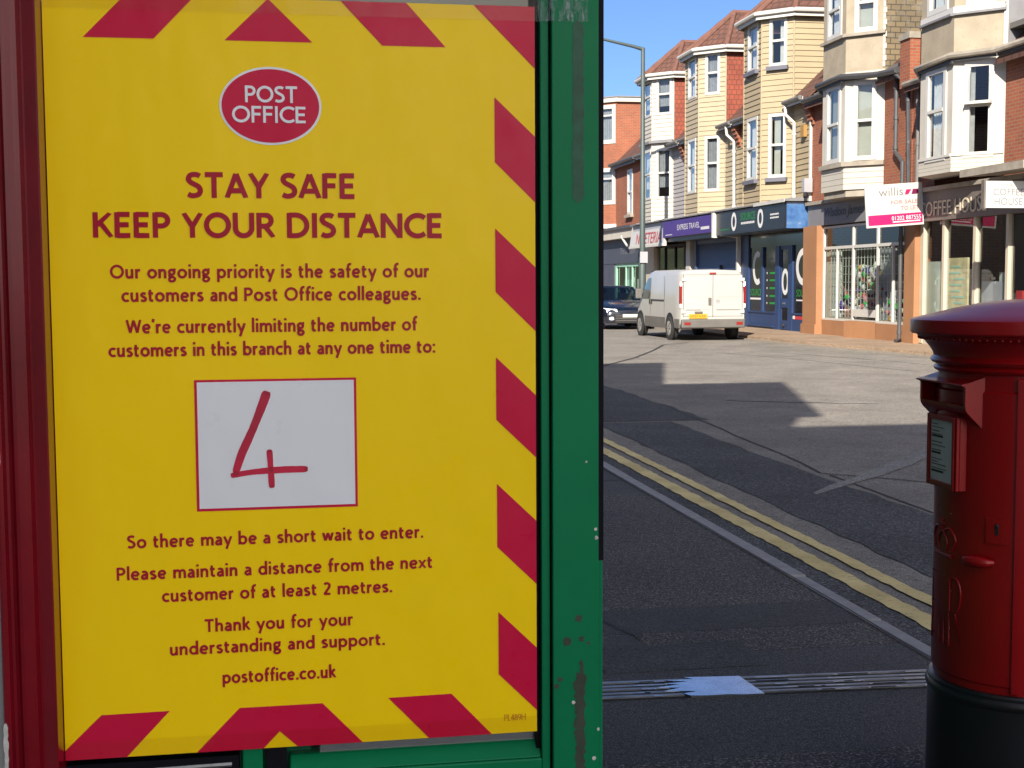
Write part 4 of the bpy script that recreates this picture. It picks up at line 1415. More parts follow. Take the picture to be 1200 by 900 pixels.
mb.box(14.34, 14.5, 49.5, 54.6, 2.9, 2.996, 'gutter_white')
mb.build('panel', ws)
mb = MB()
put_text(mb, 'NICETERIA', (14.372, 53.6, 3.05), (0, -1, 0), (.13, 0, 1), 3.7, .45, 'red_txt')
mb.build('lettering', ws)

# blue shopfront
Xs = 15.3
mb = MB()
for y0, y1, z0, z1 in ((42.36, 43.1, 0, 3.04), (41.0, 41.16, .5, 2.62), (39.56, 39.9, 0, 2.62), (38.48, 38.8, 0, 2.62), (37.13, 37.5, 0, 3.04)):
    mb.box(Xs - .06, Xs + .06, y0, y1, z0, z1, 'blue')
mb.box(Xs - .02, Xs + .1, 37.5, 42.36, 2.62, 3.04, 'blackvinyl')
mb.box(Xs - .04, Xs + .05, 39.9, 42.36, 0, .5, 'blue')
mb.box(Xs - .035, Xs + .05, 37.5, 38.48, 0, .5, 'blue')
mb.box(Xs - .07, Xs + .05, 37.5, 38.48, .5, .55, 'blue')
mb.box(Xs - .07, Xs + .05, 39.9, 42.36, .5, .55, 'blue')
mb.box(Xs - .1, Xs - .04, 40.0, 42.3, .06, .12, 'blue')
mb.build('shop_joinery', h2)
d = MB()
d.box(Xs - .03, Xs + .03, 38.8, 39.56, .02, .3, 'blue')
d.box(Xs - .03, Xs + .03, 38.8, 38.9, .3, 2.62, 'blue')
d.box(Xs - .03, Xs + .03, 39.46, 39.56, .3, 2.62, 'blue')
d.box(Xs - .03, Xs + .03, 38.9, 39.46, .7, .98, 'blue')
d.box(Xs - .03, Xs + .03, 38.9, 39.46, 2.5, 2.62, 'blue')
d.box(Xs - .05, Xs - .03, 39.1, 39.3, .8, .86, 'chrome')
d.ball((Xs - .04, 39.18, .15), .06, 'dark')
dd = d.build('shop_door', h2)
panes(dd, Xs, [(38.9, 39.46, .3, .7), (38.9, 39.46, .98, 2.5)], 'blackvinyl')
panes(h2, Xs, [(41.16, 42.36, .55, 2.62), (39.9, 41.0, .55, 2.62), (37.5, 38.48, .55, 2.62)], 'blackvinyl')
mb = MB()
X = Xs - .004
ring(mb, (X, 41.75, 1.95), (0, -1, 0), (0, 0, 1), .12, 0, .36, .46, .09, 'white_txt', 60, 300)
ring(mb, (X, 39.18, 1.5), (0, -1, 0), (0, 0, 1), 0, 0, .22, .34, .07, 'white_txt')
ring(mb, (X, 37.7, 1.95), (0, -1, 0), (0, 0, 1), 0, 0, .5, .46, .1, 'white_txt', 90, 270)
put_text(mb, 'SOURCE', (X, 42.3, 1.05), (0, -1, 0), (0, 0, 1), 1.05, .22, 'green_txt')
mb.box(X - .002, X, 41.3, 42.3, .92, .98, 'white_txt')
put_text(mb, 'SOUR', (X, 38.25, 1.05), (0, -1, 0), (0, 0, 1), .72, .22, 'green_txt')
mb.box(X - .002, X, 37.55, 38.25, .92, .96, 'white_txt')
for k, z in enumerate((1.78, 1.55, 1.3, 1.05, .82)):
    mb.ball((X, 40.75, z), .035, 'white_txt', 8, 5, (.1, 1, 1))
    for q in range(5):
        mb.box(X - .002, X, 40.5 - .1 * q - .08, 40.5 - .1 * q, z - .03, z + .03, 'green_txt')
mb.box(X - .002, X, 40.3, 40.75, 2.2, 2.26, 'faint_txt')
mb.build('window_lettering', h2)
mb = MB()
mb.box(Xs - .045, Xs - .037, 37.6, 38.4, .36, .46, 'red_txt')
mb.box(Xs - .047, Xs - .038, 38.25, 38.42, .37, .47, 'white_txt')
mb.build('sticker', h2)

# shutter shop
mb = MB()
z = .15
while z < 2.95:
    mb.hexa([(15.27, 43.3, z), (15.31, 43.3, z), (15.31, 48.0, z), (15.27, 48.0, z)], [(15.295, 43.3, z + .085), (15.31, 43.3, z + .085), (15.31, 48.0, z + .085), (15.295, 48.0, z + .085)], 'shutter')
    z += .085
mb.box(15.2, 15.36, 48.0, 48.15, 0, 3.04, 'shutter')
mb.box(15.24, 15.36, 43.26, 48.0, 2.9, 3.04, 'shutter')
mb.box(15.22, 15.27, 45.2, 45.3, 1.9, 2.1, 'dark')
mb.build('roller_shutter', h3)
mb = MB()
mb.box(15.2, 15.4, 48.75, 49.25, 0, 3.04, 'gutter_white')
mb.box(15.9, 16.0, 48.15, 48.75, 0, 3.04, 'dark')
mb.box(15.4, 15.46, 49.25, 49.3, 0, 3.04, 'dark')
mb.build('shop_doorway', h3)

# white bay house
h4 = thing('terraced_house', (XW, 52.5, 0), 'house with all-white bay and red tile-hung dormer beside the street lamp post', 'house', 'bay fronted houses over shops across the road')
shell(h4, 49.3, 55.7)
b4 = dict(Y2=50.94, d=.68, fw=1.5, zb=3.9, zs=7.1, zt=9.6, fz=(4.85, 6.75, 5.83), sz=(8.15, 9.52, 8.91), m1='clad_white', s1='clad', m2='clad_white', s2='clad', mside='redtile', sside='plain',
          back1=('curtain', 'greycurtain'), back2=('curtain', 'greycurtain'), sur=.05, ff=.05, cu=(.24, .84), fu=(.2, 1.3), zside=6.3, cut=.78)
A, B, C, D = bay(h4, b4)
facade(h4, 49.3, 55.7, 50.94, 53.8, 3.85, 6.8, 'clad_lilac', 'clad')
mb = MB()
for p, q in ((B, C), (C, D)):
    L = hypot(q[0] - p[0], q[1] - p[1])
    mb.ebox(p, q, -.02, L + .02, .002, .16, 7.0, 7.1, 'lead')
mb.build('cornice', h4)
mainroof(h4, 49.3, 55.7, 50.94, 53.8, 6.95)
e = bayroof(h4, A, B, C, D, 9.62, (16.0, 11.15))
gutter(h4, [(q[0], q[1], 9.66) for q in e[1:6]], .07, 'gutter_white', .17)
gutter(h4, [(14.86, 50.9, 6.86), (14.86, 49.4, 6.86)], .07, 'gutter_grey', .14, 'gutter_white')
gutter(h4, [(14.86, 55.6, 6.86), (14.86, 53.9, 6.86)], .07, 'gutter_grey', .14, 'gutter_white')
mb = MB()
for k in range(5):
    mb.box(15.14 - .05 * k, XW + .1, 49.1, 49.42, 6.05 + .13 * k, 6.17 + .13 * k, 'brick')
mb.build('corbel', h4)
mb = MB()
mb.box(15.12, 15.35, 53.5, 55.5, 0, 3.1, 'creampaint')
mb.box(15.1, 15.35, 55.5, 55.62, 0, 3.1, 'red_txt')
mb.build('pilaster', h4)
bars(h4, 'shop_joinery', 15.25, [('v', 49.5, 0, 3.0, .2), ('v', 50.8, 0, 3.0, .08), ('v', 52.2, 0, 3.0, .07), ('h', .5, 49.4, 53.5, .1), ('h', 2.95, 49.4, 53.5, .1)], 'dark')
panes(h4, 15.27, [(49.6, 50.76, .55, 2.9), (50.84, 52.17, .55, 2.9), (52.23, 53.5, .55, 2.9)])
mb = MB()
rr = random.Random(5)
for k in range(26):
    y = rr.uniform(49.8, 53.4)
    mb.box(15.6, 15.7, y, y + rr.uniform(.1, .35), .6, rr.uniform(.9, 2.1), rr.choice(['dark', 'interior', 'creampaint', 'dark', 'interior_light']))
mb.build('window_display', h4)

# flat-topped brick house by the frame edge
h5 = thing('terraced_house', (XW, 59.5, 0), 'orange brick house with flat-topped bay beyond the street lamp post', 'house', 'bay fronted houses over shops across the road')
shell(h5, 55.7, 64.0)
b5 = dict(Y2=60.2, d=.75, fw=1.5, zb=4.2, zs=7.3, zt=9.8, fz=(5.2, 6.7, 6.3), sz=(8.0, 9.6, 9.2), m1='brick', s1='plain', m2='brick', s2='plain', mside='brick', sside='plain',
          back1=('greycurtain', 'greycurtain'), back2=('greycurtain', 'greycurtain'), sur=.09, ff=.09, cu=(.12, .95), zside=6.3)
A, B, C, D = bay(h5, b5)
mb = MB()
mb.prism(ccw([(A[0], A[1] + .15), (B[0] - .15, B[1] + .05), (C[0] - .15, C[1] - .05), (D[0], D[1] - .15), (19, D[1] - .15), (19, A[1] + .15)]), 9.8, 10.0, 'render_white')
mb.prism(ccw([(A[0], A[1] + .2), (B[0] - .2, B[1] + .08), (C[0] - .2, C[1] - .08), (D[0], D[1] - .2), (19, D[1] - .2), (19, A[1] + .2)]), 10.004, 10.06, 'lead')
mb.build('parapet', h5)
facade(h5, 55.7, 64.0, 60.2, 63.2, 3.85, 6.85, 'brick', 'plain', [(57.15, 58.05, 4.5, 6.5)])
window(h5, (XW, 60.2), (XW, 55.7), 60.2 - 58.05, 60.2 - 57.15, 4.5, 6.5, mid=5.5, back='curtain', sill='stone', fw=.12)
mainroof(h5, 55.7, 64.0, 60.2, 63.2, 6.95)
gutter(h5, [(14.86, 60.1, 6.86), (14.86, 55.8, 6.86)], .08, 'gutter_dark', .2, 'gutter_dark')
mb = MB()
mb.prism(ccw([(15.2, 63.3), (14.4, 62.3), (14.4, 60.8), (15.2, 60.15)]), 4.0, 4.2, 'render_white')
mb.box(14.7, 15.3, 55.7, 64.0, 3.85, 3.98, 'gutter_dark')
mb.box(14.8, 15.3, 55.7, 64.0, 3.45, 3.85, 'render_white')
mb.box(15.1, 15.35, 55.7, 64.0, 2.35, 3.45, 'slateblue')
mb.box(15.12, 15.35, 60.25, 64.0, 0, 2.35, 'slateblue')
mb.box(15.12, 15.35, 55.7, 60.25, 0, .75, 'slateblue')
mb.build('shop_wall', h5)
mb = MB()
put_text(mb, 'The Old Salon', (15.094, 59.0, 2.75), (0, -1, 0), (0, 0, 1), 2.6, .3, 'faint_txt')
mb.build('lettering', h5)
mb = MB()
mb.tube([(15.0, 57.6, 3.85), (14.8, 57.6, 3.5), (14.9, 57.0, 3.1)], .05, 'gutter_white', 8)
mb.build('downpipe', h5)
bars(h5, 'shop_joinery', 15.2, [('v', 60.1, .7, 2.35, .25), ('v', 58.3, .7, 2.2, .12), ('v', 57.2, .7, 2.2, .12), ('v', 55.85, .7, 2.35, .2), ('h', 2.27, 55.8, 60.2, .16), ('h', .75, 55.8, 60.2, .1)], 'mint')
panes(h5, 15.25, [(58.36, 60.0, .8, 2.2), (57.26, 58.24, .8, 2.2), (55.95, 57.14, .8, 2.2)])
mb = MB()
mb.box(15.6, 15.65, 58.6, 60.1, .8, 2.2, 'mint')
rr = random.Random(9)
for k in range(18):
    y = rr.uniform(56, 58.6)
    mb.box(15.5, 15.6, y, y + rr.uniform(.08, .25), .8, rr.uniform(1.1, 2.1), rr.choice(['dark', 'interior_light', 'signwhite', 'dark', 'orange']))
mb.build('window_display', h5)

# further houses and the rise that closes the street
def plain_house(y0, label):
    h = thing('terraced_house', (XW, y0 + 3.1, 0), label, 'house', 'houses further along the opposite side')
    y1 = y0 + 6.2
    mb = MB()
    wall(mb, (XW, y1), (XW, y0), 0, 7.0, [(1.0, 2.2, 4.6, 6.4), (3.9, 5.1, 4.6, 6.4), (.6, 5.6, .6, 2.6)], 'brick')
    mb.build('wall', h)
    shell(h, y0, y1)
    for a, b, c, d_ in ((1.0, 2.2, 4.6, 6.4), (3.9, 5.1, 4.6, 6.4)):
        window(h, (XW, y1), (XW, y0), a, b, c, d_, mid=5.5, back='greycurtain', sill='stone')
    window(h, (XW, y1), (XW, y0), .6, 5.6, .6, 2.6, cols=4)
    mainroof(h, y0, y1, y0 + 3, y0 + 3.1, 6.95)
for k, nm in enumerate(('first', 'second', 'third', 'fourth', 'fifth', 'sixth')):
    plain_house(64.05 + 6.25 * k, nm + ' plain brick house beyond the flat-topped brick house')
mb = MB()
hx = [-420 + 30 * i for i in range(29)]
hr = random.Random(31)
hz = [9 + 9 * abs(sin(i * .7)) + hr.uniform(0, 3) for i in range(29)]
for i in range(28):
    mb.face([(hx[i], 330, -.4), (hx[i + 1], 330, -.4), (hx[i + 1], 400, hz[i + 1]), (hx[i], 400, hz[i])], 'hill')
    mb.face([(hx[i], 400, hz[i]), (hx[i + 1], 400, hz[i + 1]), (hx[i + 1], 520, -.4), (hx[i], 520, -.4)], 'hill')
structure(mb.build('hills', smooth=80))

# ------------------------------------------------------------------ street lamp
lp = thing('street_lamp', (12.75, 46.6, 0), 'tall grey green street lamp post with long arm behind the white van', 'street lamp')
mb = MB()
mb.tube([(12.75, 46.6, 0), (12.75, 46.6, 2.35), (12.75, 46.6, 2.42)], [.135, .135, .12], 'lamppole', 12)
mb.tube([(12.75, 46.6, 2.42), (12.75, 46.6, 5.2), (12.75, 46.6, 5.25), (12.75, 46.6, 9.85)], [.105, .1, .085, .075], 'lamppole', 12)
mb.build('pole', lp, smooth=40)
mb = MB()
mb.tube([(12.78, 46.6, 9.8), (12.4, 46.6, 9.9), (11.2, 46.6, 10.14)], [.07, .06, .045], 'lamppole', 10)
mb.build('arm', lp, smooth=40)
mb = MB()
mb.hexa([(10.5, 46.5, 10.16), (11.25, 46.5, 10.08), (11.25, 46.7, 10.08), (10.5, 46.7, 10.16)], [(10.55, 46.52, 10.28), (11.2, 46.52, 10.2), (11.2, 46.68, 10.2), (10.55, 46.68, 10.28)], 'signgrey')
mb.build('lamp_head', lp)
mb = MB()
mb.box(12.62, 12.9, 46.42, 46.46, 2.2, 2.6, 'signgrey')
mb.build('notice_plate', lp)

# ------------------------------------------------------------------ vehicles
def loft(mb, st, ring, m, cap=True):
    """st: list of stations, ring(station) -> list of 3-D points (open strip left to right)"""
    R = [ring(s) for s in st]
    n = len(R[0])
    vs = [p for r in R for p in r]
    fs = []
    for i in range(len(R) - 1):
        for k in range(n - 1):
            fs.append((i * n + k, i * n + k + 1, (i + 1) * n + k + 1, (i + 1) * n + k))
        fs.append((i * n + n - 1, i * n, (i + 1) * n, (i + 1) * n + n - 1))
    if cap:
        fs.append(tuple(range(n)))
        fs.append(tuple((len(R) - 1) * n + k for k in range(n)))
    mb.add(vs, fs, m)

def sym(half):
    return half + [(-x, y, z) for x, y, z in half[::-1][1 if abs(half[-1][0]) < 1e-6 else 0:]]

ROAD = -0.1
def road_wheel(par, x, y, side, r=.33, w=.2):
    t = MB()
    x0 = x - (w if side > 0 else 0)
    t.wheel(x0, y, ROAD + r, r, w, 'tyre')
    wo = t.build('wheel', par, smooth=35)
    k = MB()
    xo = x0 - .004 if side < 0 else x0 + w - .006
    k.wheel(xo, y, ROAD + r, r * .62, .01, 'rim')
    for a in range(6):
        c, s_ = cos(a * pi / 3), sin(a * pi / 3)
        k.tube([(xo + (.0 if side < 0 else .01), y + c * .06, ROAD + r + s_ * .06), (xo + (.0 if side < 0 else .01), y + c * r * .58, ROAD + r + s_ * r * .58)], .022, 'trimgrey', 6)
    k.build('rim', wo)

vx, vy = 11.51, 34.8
van = thing('parked_van', (vx, vy, ROAD), 'white panel van parked at the far kerb, seen from behind', 'van')
HW = .93
def vring(s):
    y, T, w, zb = s
    z = lambda q: ROAD + q
    wt = w * (.9 if T > 1.5 else .93)
    half = [(-w * .93, y, z(zb)), (-w, y, z(zb + .12)), (-w * 1.0, y, z(min(.75, T * .8))), (-w * .992, y, z(min(1.1, T * .88))), (-wt - .03 * w, y, z(T - .16)), (-wt * .985, y, z(T - .06)), (-wt * .9, y, z(T - .01)), (0, y, z(T + .015))]
    return [(vx + a, vy + b, c) for a, b, c in sym(half)]
mb = MB()
loft(mb, [(0.0, 1.88, .9, .42), (.05, 1.93, .922, .36), (.5, 1.95, HW, .32), (3.0, 1.96, HW, .3), (3.35, 1.93, HW, .3), (3.75, 1.68, HW, .3), (4.12, 1.3, HW, .3), (4.35, 1.1, .91, .28), (4.62, .98, .86, .26), (4.78, .78, .74, .3)], vring, 'vanwhite')
mb.build('body', van, smooth=38)
V = lambda x, y, z: (vx + x, vy + y, ROAD + z)
def vbox(mb, x0, x1, y0, y1, z0, z1, m):
    mb.box(vx + x0, vx + x1, vy + y0, vy + y1, ROAD + z0, ROAD + z1, m)
for s_ in (-1, 1):
    mb = MB()   # sloping door glass
    q = [V(s_ * .925, 3.05, 1.13), V(s_ * .93, 4.0, 1.13), V(s_ * .9, 3.88, 1.3), V(s_ * .868, 3.42, 1.72), V(s_ * .866, 3.05, 1.74)]
    mb.face([(p[0] + s_ * .008, p[1], p[2]) for p in q], 'carglass')
    mb.build('side_window', van)
    mb = MB()
    vbox(mb, s_ * HW - .012, s_ * HW + .012, 1.4, 3.55, .33, .62, 'trimgrey')
    vbox(mb, s_ * HW - .012, s_ * HW + .012, .05, .5, .36, .6, 'trimgrey')
    mb.build('side_trim', van)
    mb = MB()
    vbox(mb, min(s_ * .93, s_ * 1.13), max(s_ * .93, s_ * 1.13), 3.85, 3.98, 1.12, 1.42, 'trimgrey')
    mb.build('wing_mirror', van, bevel=.03)
    for wy in (.95, 4.05):
        a = MB()
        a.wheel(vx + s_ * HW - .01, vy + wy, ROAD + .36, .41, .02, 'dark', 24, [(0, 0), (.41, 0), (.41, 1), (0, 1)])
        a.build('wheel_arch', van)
        road_wheel(van, vx + s_ * (HW + .03), vy + wy, s_)
    mb = MB()
    x = s_ * .905
    vbox(mb, x - .028, x + .028, -.035, .09, 1.02, 1.5, 'redlens')
    vbox(mb, x - .026, x + .026, -.03, .088, 1.5, 1.62, 'clearlens')
    vbox(mb, x - .026, x + .026, -.03, .088, .9, 1.02, 'clearlens')
    mb.build('tail_light', van, bevel=.012)
mb = MB()
vbox(mb, -.945, -.915, 1.55, 2.75, 1.085, 1.115, 'dark')
vbox(mb, -.94, -.93, 2.95, 2.965, .4, 1.75, 'trimgrey')
vbox(mb, -.94, -.93, 1.5, 1.512, .4, 1.78, 'trimgrey')
vbox(mb, -.945, -.925, 3.0, 3.08, .98, 1.12, 'dark')
vbox(mb, -.945, -.925, 2.8, 2.88, .98, 1.12, 'dark')
mb.build('door_seam', van)
mb = MB()
mb.face([V(-.76, 3.4, 1.92), V(.76, 3.4, 1.92), V(.84, 4.1, 1.34), V(-.84, 4.1, 1.34)], 'carglass')
for i in range(4):
    mb.v[i] = (mb.v[i][0], mb.v[i][1] + .02, mb.v[i][2] + .03)
mb.build('windscreen', van)
for s_ in (-1, 1):
    mb = MB()
    a, b = (-.83, -.006) if s_ < 0 else (.006, .83)
    vbox(mb, a, b, -.018, .03, .68, 1.8, 'vanwhite')
    vbox(mb, a + .07, b - .07, -.024, -.016, .86, 1.04, 'vanwhite')
    vbox(mb, a + .07, b - .07, -.024, -.016, 1.2, 1.7, 'vanwhite')
    d_ = mb.build('rear_door', van, bevel=.008)
    for z in (.8, 1.68):
        k = MB()
        e_ = -.83 if s_ < 0 else .83
        vbox(k, e_ - .06, e_ + .06, -.045, -.01, z - .04, z + .04, 'gutter_white')
        k.build('hinge', d_)
    if s_ < 0:
        k = MB()
        vbox(k, -.13, -.05, -.04, -.02, .98, 1.18, 'trimgrey')
        k.build('handle', d_)
        k = MB()
        vbox(k, -.68, -.16, -.03, -.02, .62, .74, 'yellowplate')
        put_text(k, 'HV57 KXR', V(-.64, -.032, .645), (1, 0, 0), (0, 0, 1), .44, .07, 'black_txt')
        k.build('number_plate', van)
        k = MB()
        vbox(k, -.52, -.3, -.05, -.02, .76, .81, 'trimgrey')
        k.build('plate_lamp', van)
mb = MB()
ring(mb, V(.14, -.026, 1.08), (1, 0, 0), (0, 0, 1), 0, 0, .05, .05, .012, 'rim')
mb.face([V(.09, -.027, 1.075), V(.19, -.027, 1.075), V(.19, -.027, 1.09), V(.09, -.027, 1.09)], 'rim')
mb.build('badge', van)
mb = MB()
vbox(mb, -.0055, .0055, -.012, .0, .66, 1.82, 'dark')
vbox(mb, -.842, -.832, -.014, .0, .66, 1.82, 'trimgrey')
vbox(mb, .832, .842, -.014, .0, .66, 1.82, 'trimgrey')
vbox(mb, -.84, .84, -.014, .0, 1.802, 1.812, 'trimgrey')
vbox(mb, -.8, -.35, -.026, -.0235, .845, .855, 'trimgrey')
vbox(mb, .1, .8, -.026, -.0235, .845, .855, 'trimgrey')
vbox(mb, -.78, -.5, -.027, -.024, 1.06, 1.1, 'gutter_white')
mb.build('door_gap', van)
mb = MB()
vbox(mb, -.9, .9, -.09, .12, .36, .6, 'trimgrey')
b_ = mb.build('rear_bumper', van, bevel=.03)
for s_ in (-1, 1):
    k = MB()
    vbox(k, s_ * .74 - .09, s_ * .74 + .09, -.098, -.085, .44, .52, 'redlens')
    k.build('reflector', b_)
mb = MB()
vbox(mb, -.1, .08, -.03, .04, 1.82, 1.87, 'redlens')
mb.build('brake_light', van)

cx, cy = 11.5, 43.6
car = thing('parked_car', (cx, cy, ROAD), 'dark blue hatchback car facing us in front of the white van', 'car')
def cring(s):
    y, T, w, zb = s
    half = [(-w * .94, y, zb), (-w, y, zb + .15), (-w * 1.01, y, T * .72), (-w * .96, y, T * .9), (-w * .84, y, T * .985), (-w * .5, y, T * 1.01), (0, y, T * 1.02)]
    return [(cx + a, cy + b, ROAD + c) for a, b, c in sym(half)]
mb = MB()
loft(mb, [(0.0, .6, .66, .26), (.05, .68, .78, .22), (.22, .76, .86, .2), (.6, .86, .9, .2), (1.2, .98, .91, .2), (2.6, 1.0, .91, .2), (3.7, 1.02, .9, .22), (4.2, .98, .84, .26), (4.32, .7, .76, .32)], cring, 'carblue')
mb.build('body', car, smooth=40)
Cc = lambda x, y, z: (cx + x, cy + y, ROAD + z)
bt = [(-.8, 1.12, .93), (.8, 1.12, .93), (.79, 4.15, 1.02), (-.79, 4.15, 1.02)]
tp = [(-.58, 1.95, 1.42), (.58, 1.95, 1.42), (.57, 3.5, 1.44), (-.57, 3.5, 1.44)]
mb = MB()
mb.face([Cc(*bt[0]), Cc(*bt[1]), Cc(*tp[1]), Cc(*tp[0])], 'carglass')
mb.build('windscreen', car)
for i, j, nm in ((1, 2, 'side_window'), (2, 3, 'rear_window'), (3, 0, 'side_window')):
    mb = MB()
    mb.face([Cc(*bt[i]), Cc(*bt[j]), Cc(*tp[j]), Cc(*tp[i])], 'carglass')
    mb.build(nm, car)
mb = MB()
mb.hexa([Cc(p[0] * 1.03, p[1], p[2] - .01) for p in tp], [Cc(p[0] * .86, p[1] + (.12 if i < 2 else -.1), p[2] + .055) for i, p in enumerate(tp)], 'carblue')
for i in range(4):
    mb.tube([Cc(*bt[i]), Cc(*tp[i])], .045, 'carblue', 8)
for s_ in (-1, 1):
    mb.tube([Cc(s_ * .8, 2.6, 1.0), Cc(s_ * .585, 2.65, 1.42)], .035, 'dark', 6)
mb.build('roof', car)
mb = MB()
for s_ in (-.36, .36):
    mb.box(cx + s_ - .2, cx + s_ + .2, cy + 2.2, cy + 2.35, ROAD + .8, ROAD + 1.22, 'dark')
    mb.ball(Cc(s_, 2.28, 1.3), .11, 'dark')
mb.box(cx - .75, cx + .75, cy + 1.3, cy + 1.5, ROAD + .7, ROAD + .96, 'dark')
mb.build('cabin', car)
for s_ in (-1, 1):
    mb = MB()
    mb.hexa([Cc(s_ * .42, -.005, .6), Cc(s_ * .78, .06, .57), Cc(s_ * .87, .42, .62), Cc(s_ * .5, .1, .66)],
            [Cc(s_ * .44, .03, .69), Cc(s_ * .76, .1, .72), Cc(s_ * .87, .46, .74), Cc(s_ * .55, .2, .74)], 'clearlens')
    mb.build('headlight', car, bevel=.015)
    mb = MB()
    mb.ball(Cc(s_ * .62, .02, .38), .085, 'clearlens', 12, 8, (1.2, .5, .8))
    mb.build('fog_lamp', car, smooth=60)
    mb = MB()
    mb.ball(Cc(s_ * 1.0, 1.3, 1.02), .12, 'carblue', 12, 8, (1.0, .6, .75))
    mb.build('wing_mirror', car, smooth=60)
    for wy in (.82, 3.5):
        a = MB()
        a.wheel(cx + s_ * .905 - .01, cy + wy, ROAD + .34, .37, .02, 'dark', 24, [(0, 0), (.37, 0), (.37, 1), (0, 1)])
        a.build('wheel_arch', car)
        road_wheel(car, cx + s_ * .93, cy + wy, s_, .31, .2)
mb = MB()
mb.hexa([Cc(-.5, -.02, .24), Cc(.5, -.02, .24), Cc(.5, .06, .24), Cc(-.5, .06, .24)], [Cc(-.62, -.012, .52), Cc(.62, -.012, .52), Cc(.62, .06, .52), Cc(-.62, .06, .52)], 'dark')
for z in (.3, .38, .46):
    mb.box(cx - .5, cx + .5, cy - .03, cy - .018, ROAD + z, ROAD + z + .02, 'trimgrey')
mb.build('grille', car)
mb = MB()
mb.box(cx - .26, cx + .26, cy - .045, cy - .03, ROAD + .42, ROAD + .53, 'signwhite')
mb.build('number_plate', car)

# ------------------------------------------------------------------ pillar box
px, py = 2.096, 3.506
R0 = .235
box = thing('pillar_box', (px, py, 0), 'red pillar post box with black base standing at the kerb', 'post box')
def pol(a, r, z):
    """a = degrees from the slot direction (-x), positive towards the street scene's near side (-y)"""
    t = radians(180 + a)
    return (px + r * cos(t), py + r * sin(t), z)
mb = MB()
mb.lathe(px, py, [(R0, .39), (R0, 1.3)], 'postred', 96)
mb.build('body', box, smooth=30)
mb = MB()   # door skin with rounded edge beads either side
mb.lathe(px, py, [(R0 + .0005, .415), (R0 + .005, .42), (R0 + .005, 1.235), (R0 + .0005, 1.24)], 'postred', 60, radians(180 - 56), radians(180 + 56))
door = mb.build('door', box, smooth=30)
for a in (-58, 58):
    k = MB()
    k.lathe(px, py, [(R0, .4), (R0 + .009, .4), (R0 + .011, .405), (R0 + .011, 1.272), (R0 + .009, 1.279), (R0, 1.279)], 'postred', 4, radians(180 + a - 1.9), radians(180 + a + 1.9))
    n = len(k.v)
    for s_ in (-1.9, 1.9):
        k.face([pol(a + s_, R0 - .002, .4), pol(a + s_, R0 + .0105, .4), pol(a + s_, R0 + .0105, 1.277), pol(a + s_, R0 - .002, 1.277)], 'postred')
    k.build('edge_strip', box, bevel=.003)
mb = MB()
mb.lathe(px, py, [(.2, 1.286), (R0 + .004, 1.286), (.246, 1.29), (.25, 1.297), (.244, 1.304), (.2425, 1.307), (.253, 1.311), (.259, 1.319), (.254, 1.328), (.25, 1.332), (.252, 1.341), (.262, 1.356), (.273, 1.37), (.283, 1.38),
     (.295, 1.386), (.298, 1.392), (.312, 1.395), (.317, 1.4), (.317, 1.432), (.3155, 1.4355), (.306, 1.4395), (.255, 1.452), (.19, 1.468), (.12, 1.483), (.05, 1.491), (.001, 1.493)], 'postred', 96)
cap = mb.build('cap', box, smooth=32)
k = MB()
for i in range(90):
    a = 360 * i / 90
    c = pol(a, .291, 1.3835)
    k.ball(c, .0052, 'postred', 6, 5, (1, 1, 1.1))
k.build('dentil_band', cap, smooth=60)
mb = MB()
mb.lathe(px, py, [(.001, 0), (.252, 0), (.25, .02), (.249, .352), (.254, .358), (.256, .366), (.254, .374), (.249, .38), (.249, .388), (.245, .394), (.23, .396)], 'postblack', 96)
mb.build('base', box, smooth=32)
# posting hood: F forward (-x), S sideways (-y is nearer the camera)
H_ = lambda F, S, z: (px - F, py - S, z)
mb = MB()
hw = .132
prof = [(.15, 1.284), (.19, 1.28), (.215, 1.273), (.24, 1.265), (.264, 1.2605), (.2655, 1.257), (.257, 1.254)]
low = [(.252, 1.2), (.2505, 1.19), (.244, 1.179), (.19, 1.127), (.15, 1.1)]
for s_ in (-1, 1):
    S = s_ * hw
    pts = [H_(F, S, z) for F, z in prof] + [H_(.252, S, 1.25)] + [H_(F, S, z) for F, z in low]
    mb.face(pts if s_ < 0 else pts[::-1], 'postred')
    S2 = s_ * (hw - .012)
    mb.face([H_(.2525, S2, 1.2), H_(.2525, S2, 1.2495), H_(.2, S2, 1.2495), H_(.2, S2, 1.2)], 'postred')
    mb.face([H_(.2525, S, 1.2), H_(.2525, S2, 1.2), H_(.2525, S2, 1.2495), H_(.2525, S, 1.2495)], 'postred')
for (a, b) in zip(prof[:-1], prof[1:]):
    mb.face([H_(a[0], -hw - .0015, a[1]), H_(b[0], -hw - .0015, b[1]), H_(b[0], hw + .0015, b[1]), H_(a[0], hw + .0015, a[1])], 'postred')
mb.face([H_(.257, -hw - .0015, 1.254), H_(.2, -hw - .0015, 1.249), H_(.2, hw + .0015, 1.249), H_(.257, hw + .0015, 1.254)], 'postred')
for (a, b) in zip(low[:-1], low[1:]):
    mb.face([H_(a[0], -hw, a[1]), H_(b[0], -hw, b[1]), H_(b[0], hw, b[1]), H_(a[0], hw, a[1])], 'postred')
mb.face([H_(.252, -hw, 1.2), H_(.252, hw, 1.2), H_(.2, hw, 1.205), H_(.2, -hw, 1.205)], 'postred')
hood = mb.build('posting_hood', box)
k = MB()
k.face([H_(.21, -hw + .01, 1.2), H_(.21, hw - .01, 1.2), H_(.21, hw - .01, 1.254), H_(.21, -hw + .01, 1.254)], 'dark')
k.build('slot', hood)
